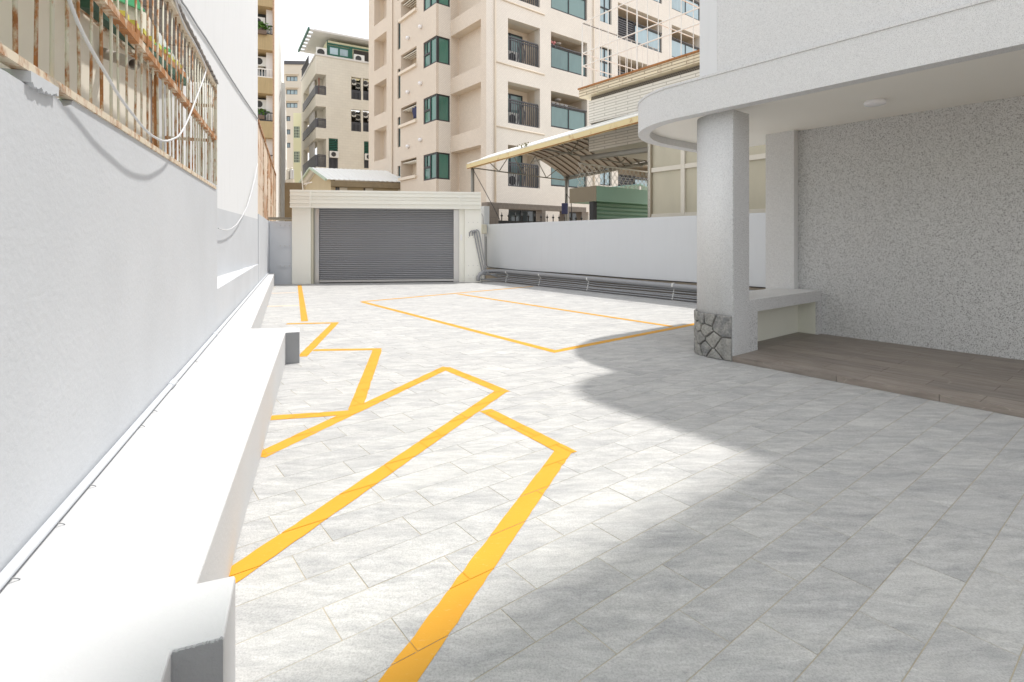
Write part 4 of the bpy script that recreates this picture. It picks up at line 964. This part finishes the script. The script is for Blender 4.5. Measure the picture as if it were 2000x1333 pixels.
MB().tube([(C0 - .075 + random.uniform(-.01, .01), CYa + (CYb - CYa) * q / 40, cz(C0, CYa + (CYb - CYa) * q / 40) - .062 + random.uniform(-.008, .006)) for q in range(41)], [random.uniform(.006, .018) for q in range(41)], 5).part('rust_edge', 'rust_beam', cpn)
m = MB(); m.add([(x, y, z) for a in (CYa, CYb) for x, z in ((C0 - .09, cz(C0, a) + .062), (C0 + .15, cz(C0 + .15, a) + .09), (C0 + .15, cz(C0 + .15, a) + .10), (C0 - .09, cz(C0, a) + .09)) for y in (a,)], [(0, 1, 2, 3), (4, 7, 6, 5), (0, 4, 5, 1), (1, 5, 6, 2), (2, 6, 7, 3), (3, 7, 4, 0)]); m.part('roof_edge', 'canvas_white', cpn)
for a in (CYb - .15, 9.4):       # trusses across the span
    zb_t = cz(C0, a) - .06; MB().bar((C0, a, zb_t), (C1, a, zb_t - .1), .03).part('truss_chord', 'steel_paint', cpn)
    n = 8
    for i in range(n):
        b0_, b1_ = C0 + (C1 - C0) * i / n, C0 + (C1 - C0) * (i + 1) / n
        MB().tube([(b0_, a, zb_t - .1 * i / n) if i % 2 == 0 else (b0_, a, cz(b0_, a)), (b1_, a, cz(b1_, a)) if i % 2 == 0 else (b1_, a, zb_t - .1 * (i + 1) / n)], .014, 5).part('truss_web', 'steel_paint', cpn)
for b_ in (9.1, 10.6):
    MB().tube([(b_, CYa, cz(b_, CYa) - .10), (b_, CYb, cz(b_, CYb) - .10)], .02, 6).part('purlin', 'steel_paint', cpn)
for k, a in enumerate((CYb - .1,)): MB().tube([(C0 + .03, a, 0), (C0 + .03, a, cz(C0, a) - .05)], .05, 10).part('post', 'steel_paint', cpn)
for a in (CYb - .15, 7.0): MB().tube([(C1 - .05, a, 0), (C1 - .05, a, cz(C1, a) + .02)], .055, 10).part('post', 'steel_paint', cpn)
MB().tube([(C1, CYa, cz(C1, CYa) - .04), (C1, CYb, cz(C1, CYb) - .04)], .05, 8).part('eave_pipe', 'steel_paint', cpn)
wd_ = thing('gutter_weed', G, (C0 - .06, 10.0, cz(C0, 10) + .06), 'small dry weed growing in the carport gutter', 'plant')
m = MB()
for k in range(60):
    a = 10.0 + random.gauss(0, .14); x = C0 - .06 + random.uniform(-.05, .05); z = cz(C0, a) + .06 + random.uniform(0, .12); s_ = .03
    m.add([(x, a, z), (x + random.uniform(-s_, s_), a + random.uniform(-s_, s_), z + s_), (x + random.uniform(-s_, s_), a + s_ * 1.5, z + random.uniform(-s_, s_))], [(0, 1, 2)])
m.part('leaves', 'leaf_dry', wd_, kind='stuff')
def catenary(p, q, sag, n=10): return [tuple(p[i] + (q[i] - p[i]) * t / n - (sag * 4 * (t / n) * (1 - t / n) if i == 2 else 0) for i in range(3)) for t in range(n + 1)]
MB().tube([(C0 - .05, 12.4, 3.1), (C0 + .0, 11.4, 1.9), (C0 + .02, 11.1, 1.5)], .009, 5).thing('guy_wire', 'cable_black', G, 'black wire slanting down from the carport gutter to the wall', 'wire')
c = (10.9, 12.35); eb = thing('hanging_box', G, (c[0] + .9, c[1], 2.0), 'dark blue fuse box with cables on the carport post', 'electrical box')
MB().box(11.62, 11.80, 12.28, 12.40, 1.85, 2.2).part('box', 'cloth_blue', eb, bev=.02)
MB().tube([(11.7, 12.3, 2.2), (11.75, 12.3, 2.5), (11.95, 12.3, 2.3), (12.0, 12.3, 1.6)], .014, 5).part('cable', 'cable_black', eb)
# neighbouring house with frosted windows, long tiles and roof cage
nh = thing('neighbour_house', G, (9.5, 5, 0), 'white long-tile house with rusty roof coping and frosted windows behind the wall', 'house')
wf = Fac(G, 'x', 8.02); a0, zb0_ = wf.px(1265, 424); zt1 = wf.px(1265, 262)[1]; a1 = 3.0
am = wf.px(1333, 350)[0]; zmid = wf.px(1265, 334)[1]
m = MB(); wf.box(m, a0, a1, 0, .12, 0, zb0_); m.part('window_base', 'frame_cream', nh)
mull = [a0, am, wf.px(1395, 350)[0], 3.9, 3.0]
fr_ = MB(); 
for a in mull[1:-1]: wf.box(fr_, a - .04, a + .04, 0, .1, zb0_, zt1)
wf.box(fr_, a0 - .05, a0, 0, .1, zb0_, zt1); wf.box(fr_, a0, a1, .005, .095, zmid - .04, zmid + .04); wf.box(fr_, a0, a1, .005, .095, zb0_, zb0_ + .05); wf.box(fr_, a0, a1, .005, .095, zt1 - .05, zt1)
fo = fr_.part('window_frame', 'frame_cream', nh)
for p, q in zip(mull, mull[1:]):
    for zA, zB in ((zb0_ + .05, zmid - .04), (zmid + .04, zt1 - .05)): m = MB(); wf.box(m, min(p, q) + .04, max(p, q) - .04, .04, .06, zA, zB); m.part('pane', 'frosted', fo)
m = MB(); wf.box(m, 3.0, a0 - .06, .3, .34, 0, zt1); m.part('room_back', 'taupe', nh)
m = MB(); m.box(8.02, 9.0, a0 - .08, a0 - .002, 0, zt1 + .05); m.part('window_return', 'taupe', nh)
m = MB(); m.box(8.0, 9.4, 3.0, a0 + .02, zt1 + .051, zt1 + .15); m.part('window_roof', 'frame_cream', nh)
NB = 9.0; nf = Fac(G, 'x', NB); ac0 = nf.px(1150, 230)[0]; acp = nf.px(1138, 180)[0]
zc = nf.px(1138, 178)[1]; zp_ = nf.px(1150, 190)[1]; zp2 = nf.px(1150, 198)[1]; zq1 = nf.px(1155, 241)[1]; zq2 = nf.px(1155, 247)[1]
zs3 = nf.px(1151, 297)[1]
m = MB(); nf.box(m, 2.0, ac0, 0, 3.0, zs3, zq2 - .001); m.part('lower_siding', 'long_white_tile', nh)
m = MB(); nf.box(m, 2.0, a0 - .1, .01, 3.0, 0, zs3 - .001); m.part('lower_wall', 'taupe', nh)
MB().tube([(9.1, 9.0, zs3 - .1), (8.6, a0 - .1, zs3 - .28)], .06, 10).part('beam_pipe', 'steel_paint', nh)
m = MB(); nf.box(m, 2.0, ac0 - .03, .05, 2.95, zq2, zq1); m.part('vent_band', 'vent_dark', nh)
m = MB(); nf.box(m, 2.0, ac0, 0, 3.0, zq1 + .001, zp2 - .001); m.part('tile_wall', 'long_white_tile', nh)
m = MB(); nf.box(m, 2.0, ac0 - .03, .05, 2.95, zp2, zp_); m.part('vent_band', 'vent_dark', nh)
m = MB(); nf.box(m, 2.0, acp, -.12, 3.0, zp_ + .001, zc); m.part('parapet', 'long_stained_tile', nh)
m = MB(); nf.box(m, 2.0, acp + .02, -.15, 3.02, zc + .001, zc + .035); m.part('coping', 'coping_rust', nh)
cg = thing('roof_cage', G, (NB + 1.2, 6.5, zc + .035), 'white wire cage standing on the roof parapet of the neighbouring house', 'cage')
ct = nf.px(1140, 47)[1]; nfm = NB - .06; ca, cb2 = acp - .05, 2.6
zr = [zc + .04, zc + .04 + (ct - zc) * .33, zc + .04 + (ct - zc) * .52, ct]
for z in zr:
    MB().bar((nfm, ca, z), (nfm, cb2, z), .02).part('rail', 'white_iron', cg); MB().bar((nfm, ca, z), (nfm + 2.9, ca, z), .02).part('rail', 'white_iron', cg)
for k in range(24):
    a = ca - k * (ca - cb2) / 23; MB().tube([(nfm, a, zc + .03), (nfm, a, ct)], .009 if k % 6 else .018, 5).part('bar', 'white_iron', cg)
for k in range(1, 14): x = nfm + k * 2.9 / 13; MB().tube([(x, ca, zc + .03), (x, ca, ct)], .009, 5).part('bar', 'white_iron', cg)
for k in range(0, 24, 4): a = ca - k * (ca - cb2) / 23; MB().bar((nfm, a, ct), (nfm + 2.9, a, ct), .02).part('top_bar', 'white_iron', cg)

# ================================================================== GREY APARTMENT BUILDING (centre distance)
QR = Fac(Q, 'y', 0.0); QL = Fac(Q, 'x', 0.0)
gb_ = thing('grey_building', Q, (5, 4, 0), 'grey beige corner building with dark balcony bands and green framed penthouse', 'building')
zr_ = QR.px(617, 108)[1]; ub = QR.px(637, 160)[0]; ue = QR.px(790, 150)[0]; lbk = QL.px(588.5, 160)[0]
bal = [(QR.px(617, b_)[1], QR.px(617, t_)[1]) for t_, b_ in ((144, 184), (207, 249), (270, 326))]
pw = [rect(QR, 686, 150, 705.5, 196), rect(QR, 709, 153, 728, 198), rect(QR, 686, 213, 705.5, 258), rect(QR, 709, 215, 728, 259), rect(QR, 642, 270, 660, 330), rect(QR, 711, 276, 730, 330)]
QR.wall(MB(), 0, ue, 0, zr_, 0, .3, [(-.1, ub, a, b_) for a, b_ in bal] + pw).part('front_wall', 'grey_tile', gb_)
QL.wall(MB(), .301, lbk, 0, zr_, 0, .3, [(.0, lbk - 1.2, a, b_) for a, b_ in bal]).part('side_wall', 'grey_plain', gb_)
for k, (a, b_) in enumerate(bal):
    m = MB(); m.box(.3, ub + .02, 1.3, 1.4, a - .1, b_ + .1); m.box(1.3, 1.4, 1.3, lbk, a - .1, b_ + .1); m.box(ub, ub + .1, .3, 1.3, a, b_); m.part('balcony_wall', 'grey_plain', gb_)
    m = MB(); m.box(.301, ub, .301, lbk - .1, a - .2, a - .001); m.box(.301, ub, .301, lbk - .1, b_ + .001, b_ + .2); m.part('balcony_slab', 'grey_plain', gb_)
    hb_ = .42 * (b_ - a); m = MB(); QL.box(m, -.02, lbk - 1.0, -.04, .06, a, a + hb_); m.part('balcony_band', 'band_dark', gb_)
    railing(QR, gb_, .1, ub - .02, a, a + hb_ * 1.05, .05, 8, .02)
    m = MB(); m.box(.1, .2, 1.6, 3.6, a + hb_, b_ - .02); m.part('blind', 'grey_light', gb_)
    win(QL, gb_, (2.4, 3.8, a + .02, b_ - .3), 1.2, cols=2, gl='dark_glass')
m = MB(); m.bar((.35, .9, bal[0][0]), (.35, .9, bal[0][1]), .06); m.part('rain_pipe', 'red_pipe', gb_)
for k, r in enumerate(pw):
    a, b_, z0_, z1_ = r; m = MB(); QR.box(m, a - .02, b_ + .02, .9, .95, z0_ - .05, z1_ + .05); QR.box(m, a - .05, a - .001, .301, .9, z0_, z1_); QR.box(m, b_ + .001, b_ + .05, .301, .9, z0_, z1_); m.part('service_recess', 'dark_interior', gb_)
    railing(QR, gb_, a + .01, b_ - .01, z0_, z0_ + .42 * (z1_ - z0_), .08, 7, .022, 'band_dark')
    if k < 4:
        for j in (0, 1): ac_unit(QR, a + .08 + j * .36 * 1, z0_ + (z1_ - z0_) * (.68 - .1 * j), .28, .42, .1 + .3 * j, f'{["left", "right"][j]} air conditioner in the {["upper left", "upper right", "lower left", "lower right"][k]} service opening of the grey building', 'air conditioners of the grey building', dp=.25)
    else:
        for q in range(7): m = MB(); QR.box(m, a, b_, .02, .1, z1_ - .1 - q * .12, z1_ - .04 - q * .12); m.part('louvre_slat', 'green_frame', gb_)
        ac_unit(QR, a + .05, z1_ - 1.35, .6, .45, -.15, f'air conditioner below the louvres of the grey building, {"left" if k == 4 else "right"} one', 'air conditioners of the grey building', dp=.3)
m = MB(); QR.box(m, -.06, ue, -.06, .35, zr_ + .001, zr_ + .12); QL.box(m, .351, lbk, -.06, .35, zr_ + .001, zr_ + .12); m.part('parapet_cap', 'grey_light', gb_)
PF = Fac(Q, 'y', .8); pz0, pz1 = zr_ + .05, PF.px(617, 74)[1]
ph0 = .9
m = MB(); m.box(ph0, ue, .92, 5, zr_ - .2, pz1); m.part('penthouse_wall', 'pale_yellow', gb_)
w0 = PF.px(641, 100)[0]; w1 = PF.px(683, 100)[0]
win(PF, gb_, (w0, w1, PF.px(641, 108)[1], PF.px(641, 88)[1]), .05, fr='green_frame', gl='blue_glass', cols=2, t=.12)
m = MB(); PF.box(m, ph0 - .02, w0 - .02, .06, .12, zr_, pz1); PF.box(m, w0, ue, .04, .11, PF.px(641, 86)[1], PF.px(641, 83)[1]); PF.box(m, w1, w1 + .2, .03, .11, zr_, PF.px(641, 83)[1]); m.part('green_frame', 'green_frame', gb_)
m = MB(); m.box(w1 + .3, ue, .86, .915, zr_ + .12, PF.px(641, 88)[1]); m.part('penthouse_opening', 'dark_interior', gb_)
ac_unit(PF, w1 + .25, zr_ + .13, .75, .6, -.25, 'air conditioner on the penthouse terrace, right of its window', 'air conditioners of the grey building'); ac_unit(PF, .15, zr_ + .13, .7, .7, -.1, 'air conditioner at the corner of the penthouse terrace', 'air conditioners of the grey building')
rz = PF.px(640, 70)[1]
m = MB(); m.box(-.05, ue, .35, 5.2, rz, rz + .12); m.part('roof', 'grey_light', gb_)
for k in range(7): MB().box(-.36, -.05, .4 + k * .75, .62 + k * .75, rz + .0, rz + .1).part('roof_slat', 'grey_light', gb_)
m = MB(); m.box(-.46, -.36, .3, 5.3, rz - .02, rz + .16); m.part('roof_edge', 'green_frame', gb_)
m = MB(); QL.box(m, 3.2, lbk, -.02, .02, zr_ + .9, zr_ + .95); [QL.box(m, 3.2 + i * .3, 3.24 + i * .3, -.02, .02, zr_ + .12, zr_ + .9) for i in range(int((lbk - 3.2) / .3))]; m.part('roof_railing', 'rail_grey', gb_)

# ================================================================== SMALL HOUSE, MOSSY WALL, TANKS
HF = Frame(((690 - 1000) / F * 25, 25), (1800, 620)); hf = Fac(HF, 'y', 0.0)
sh_ = thing('gable_house', HF, (1, 2, 0), 'small old house with white corrugated gable roof behind the gate', 'house')
ul, zev = hf.px(633, 352); zrd = hf.px(612, 324)[1] + .15; ur = 4.5
hwd = 1.9
nn = int((ur - ul) / .11); m = MB(); vs_ = []; fs_ = []
for i in range(nn + 1):
    u = ul + i * .11; dz = .02 if i % 2 else 0
    vs_ += [(u, -.35, zev + dz), (u, hwd, zrd + dz), (u, 2 * hwd + .35, zev + dz)]
for i in range(nn): fs_ += [(3 * i, 3 * i + 1, 3 * i + 4, 3 * i + 3), (3 * i + 1, 3 * i + 2, 3 * i + 5, 3 * i + 4)]
m.add(vs_, fs_); o = m.part('roof', 'roof_white', sh_); q = o.modifiers.new('solid', 'SOLIDIFY'); q.thickness = .03
for y0_, y1_ in ((-.36, hwd), (2 * hwd + .36, hwd)): MB().bar((ul - .04, y0_, zev - .02), (ul - .04, y1_, zrd - .02), .09).part('barge_board', 'roof_green_trim', sh_)
m = MB(); m.prism([(0, 0), (2 * hwd, 0), (2 * hwd, zev - .02), (hwd, zrd - .12), (0, zev - .02)], 'x', ul + .3, ul + .5); m.part('gable_wall', 'house_wall', sh_)
for o in [c_ for c_ in sh_.children]:
    for v_ in o.data.vertices: v_.co.x += -.34 * (v_.co.y + 2 * S)
hr = [rect(hf, 652, 362, 676, 380), rect(hf, 710, 366, 722, 380)]
m = MB(); hf.wall(m, ul + .5, ur, 0, zev - .15, 0, .2, hr); m.part('front_wall', 'house_wall', sh_)
for r in hr: win(hf, sh_, (r[0], r[1], r[2], r[3]), .1, fr='rib_brown', gl='dark_glass', cols=7, t=.03)
m = MB(); m.box(ul + .3, ur, -.4, -.05, zev - .32, zev - .06); m.part('eave_board', 'mossy', sh_)
for u in (-.62, .55, 2.1): m = MB(); hf.box(m, u, u + .35, -.08, -.002, 0, zev - .33); m.part('pilaster', 'grey_plain', sh_)
MF = Frame(((590 - 1000) / F * 15.5, 15.5), (1, .1)); mw = Fac(MF, 'y', 0.0); a, z1_ = mw.px(556, 357)
MB().box(a, mw.px(592, 357)[0], 0, .25, 0, z1_).thing('mossy_wall', 'mossy', MF, 'old moss stained concrete wall behind the side door', 'wall')
tg = 'rooftop water tanks'
TF = Frame((0, 34), (1, 0)); tf = Fac(TF, 'y', 0.0)
for px0, px1, py0, py1, lb, mt_n in ((559, 566, 333, 352, 'plain pale water tank left of the ribbed steel tank', 'frame_cream'), (566.5, 574, 331, 351, 'ribbed steel water tank beyond the mossy wall', 'tank_steel')):
    a, b_, z0_, z1_ = rect(tf, px0, py0, px1, py1); cx, r = (a + b_) / 2, (b_ - a) / 2
    t_ = thing('water_tank', TF, (cx, 0, z0_ - 1.5), lb, 'tank', tg)
    n = 9; pr = [(r * (1.0 if k % 2 else .94), z0_ + (z1_ - z0_) * k / n) for k in range(n + 1)]
    MB().tube([(cx, 0, z) for _, z in pr], [q for q, _ in pr], 16).part('tank_body', mt_n, t_); MB().tube([(cx, 0, z1_), (cx, 0, z1_ + .12)], [r * .9, r * .3], 16).part('lid', 'frame_cream', t_)
    MB().box(cx - r, cx + r, -r, r, 0, z0_ - .001).part('stand', 'far_wall', t_)
an = thing('antenna', MF, mw.pt(mw.px(600, 370)[0], -.2, z1_), 'thin white rooftop antenna beside the gable house', 'antenna')
MB().bar((*mw.pt(mw.px(603, 375)[0], -.1, 0)[:2], 1.0), (*mw.pt(mw.px(590, 336)[0], -.1, 0)[:2], mw.px(590, 336)[1]), .02).part('mast', 'white_iron', an)
MB().bar((*mw.pt(mw.px(595, 361)[0], -.1, 0)[:2], mw.px(595, 361)[1]), (*mw.pt(mw.px(611, 357)[0], -.1, 0)[:2], mw.px(611, 357)[1]), .03).part('arm', 'white_iron', an)

# ================================================================== BROWN BALCONY BUILDING (left distance)
bf = Fac(BR, 'y', 0.0)
bb_ = thing('ochre_building', BR, (-2, 3, 0), 'ochre and pink balcony building with a blank white side wall', 'building')
u0 = bf.px(480, 100)[0]; u1 = bf.px(532.5, 100)[0]; u2 = bf.px(535.5, 100)[0]
m = MB(); bf.box(m, u1, u2, 0, .4, 0, 22); m.part('corner_strip', 'brown_tile_strip', bb_)
_dx = L.uy[0] * BR.ux[0] + L.uy[1] * BR.ux[1]; _dy = L.uy[0] * BR.uy[0] + L.uy[1] * BR.uy[1]; _k = _dx / _dy * 22
m = MB(); m.prism([(u2 - .001, .401), (u2 - .001 + _k, 22.4), (u2 - .4 + _k, 22.4), (u2 - .4, .401)], 'z', 0, 22); m.part('side_wall', 'bright_white', bb_)
m = MB(); m.box(u0, u1, 1.2, 1.4, 0, 22); m.part('recess_wall', 'pink_wall', bb_)
bands = [(67, 98), (152, 183), (237, 269), (-18, 13), (320, 350)]
for k, (t_, b_) in enumerate(bands):
    z1_, z0_ = bf.px(520, t_)[1], bf.px(520, b_)[1]
    m = MB(); bf.box(m, u0, u1 - .002, 0, 1.199, z0_, z1_); m.part('spandrel', 'ochre_wall', bb_)
    m = MB(); bf.box(m, u0, u1 - .003, .02, .06, z1_ + .0, z1_ + .06); [bf.box(m, u1 - .1 - .14 * i, u1 - .07 - .14 * i, .02, .05, z1_ + .06, z1_ + .42) for i in range(7)]; bf.box(m, u0, u1 - .003, .02, .06, z1_ + .42, z1_ + .47)
    m.part('balcony_rail', 'white_iron' if k == 1 else 'dark_frame', bb_)
    if k < 3:
        zz_ = z1_ + (.75 if k else .5); m = MB(); bf.box(m, u1 - 1.9, u1 - .35, 1.1, 1.19, z1_ + .3, z1_ + 1.6); m.part('window', 'dark_glass', bb_)
        ac_unit(bf, u1 - (.95 if k else 1.0), zz_, .62, .5, .6 if k else .4, ['white air conditioner above the topmost balcony plants of the ochre building', 'air conditioner over the white railing of the ochre building', 'air conditioner in the lower planted balcony of the ochre building'][k], 'air conditioners of the ochre building', dp=.4)
def bush(name, fac, u, d, z, r, n, label, group):
    o = thing(name, fac.fr, fac.pt(u, d, z), label, 'plant', group); m = MB()
    for k in range(n):
        t, p, q = random.uniform(0, 6.28), random.uniform(-.6, 1.4), r * random.uniform(.4, 1.0)
        c = Vector(fac.pt(u, d, z)) + Vector((math.cos(t) * math.cos(p) * q * 1.4, math.sin(t) * math.cos(p) * q * .6, r * .5 + math.sin(p) * q * .7)); s_ = .07
        v = [Vector((random.uniform(-s_, s_), random.uniform(-s_, s_), random.uniform(-s_, s_))) for _ in range(2)]
        m.add([c + v[0], c + v[1], c - v[0], c - v[1]], [(0, 1, 2, 3)])
    m.part('leaves', 'leaf', o, kind='stuff')
    MB().box(*[f for pr in zip(*[fac.pt(u - r * .7, d - .12, 0), fac.pt(u + r * .7, d + .12, 0)]) for f in pr][:4], z - .2, z).part('planter', 'rib_brown', o)
bush('balcony_plant', bf, u1 - .55, -.05, bf.px(520, 62)[1], .38, 160, 'green potted plant on the topmost visible ochre balcony', 'balcony plants')
bush('balcony_plant', bf, u1 - .6, .1, bf.px(520, 226)[1], .3, 110, 'green plant behind the dark railing of the lower ochre balcony', 'balcony plants')

# ================================================================== FAR BUILDINGS
fb2 = thing('far_block', FAR, (1, 2, 0), 'pale distant apartment block between the ochre and grey buildings', 'building')
ff2 = Fac(FAR, 'y', 0.0); fu0, fzt = ff2.px(552, 126); fu1 = ff2.px(600, 126)[0]
frs = [rect(ff2, 559, t_, 581, t_ + 10) for t_ in (149, 175, 201)] + [rect(ff2, 559, t_, 567, t_ + 10) for t_ in (227, 253, 279)]
m = MB(); ff2.wall(m, fu0, fu1, 0, fzt, 0, .3, frs); m.part('wall', 'far_wall', fb2)
for r in frs: win(ff2, fb2, r, .15, gl='blue_glass', cols=3, t=.06)
for t_ in (146, 172, 198): a, b_, z0_, z1_ = rect(ff2, 557, t_ - 1.5, 583, t_ + 1); m = MB(); ff2.box(m, a, b_, -.3, -.001, z0_, z1_); m.part('ledge', 'far_wall', fb2)
m = MB(); m.box(fu0, fu1, -.1, 1, fzt + .001, fzt + .4); m.part('parapet', 'rail_grey', fb2)
WF = Frame(((586 - 1000) / F * 45, 45), (1, .1)); wf2 = Fac(WF, 'y', 0.0)
gh_ = thing('pale_green_house', WF, (-.5, 1, 0), 'narrow pale house with green window grilles in the far gap', 'house')
a, z1_ = wf2.px(573, 221); b_ = wf2.px(592, 221)[0]; gr_ = [rect(wf2, 573.5, 247, 585.5, 270), rect(wf2, 573.5, 296, 585.5, 318)]
m = MB(); wf2.wall(m, a, b_, 0, z1_, 0, .3, gr_); m.part('wall', 'pale_yellow', gh_)
for r in gr_: win(wf2, gh_, r, .05, fr='roof_green_trim', gl='dark_glass', cols=4, rows=4, t=.04)
WS = Frame(((557 - 1000) / F * 40, 40), (_lv[1], -_lv[0])); 
m = MB(); m.prism([(0.0, 0), (7.5, 0), (7.5, 10.1), (0, 13.0)], 'x', -3, 0); 
wsd = thing('white_gable_wall', WS, (0, 3, 0), 'bright white stepped side wall in the gap left of the grey building', 'building')
m.part('wall', 'bright_white', wsd)
for y, z in ((3, 9.0), (3.2, 7.0), (3.4, 5.2)): MB().box(.001, .02, y, y + .5, z, z + .6).part('window', 'dark_glass', wsd)
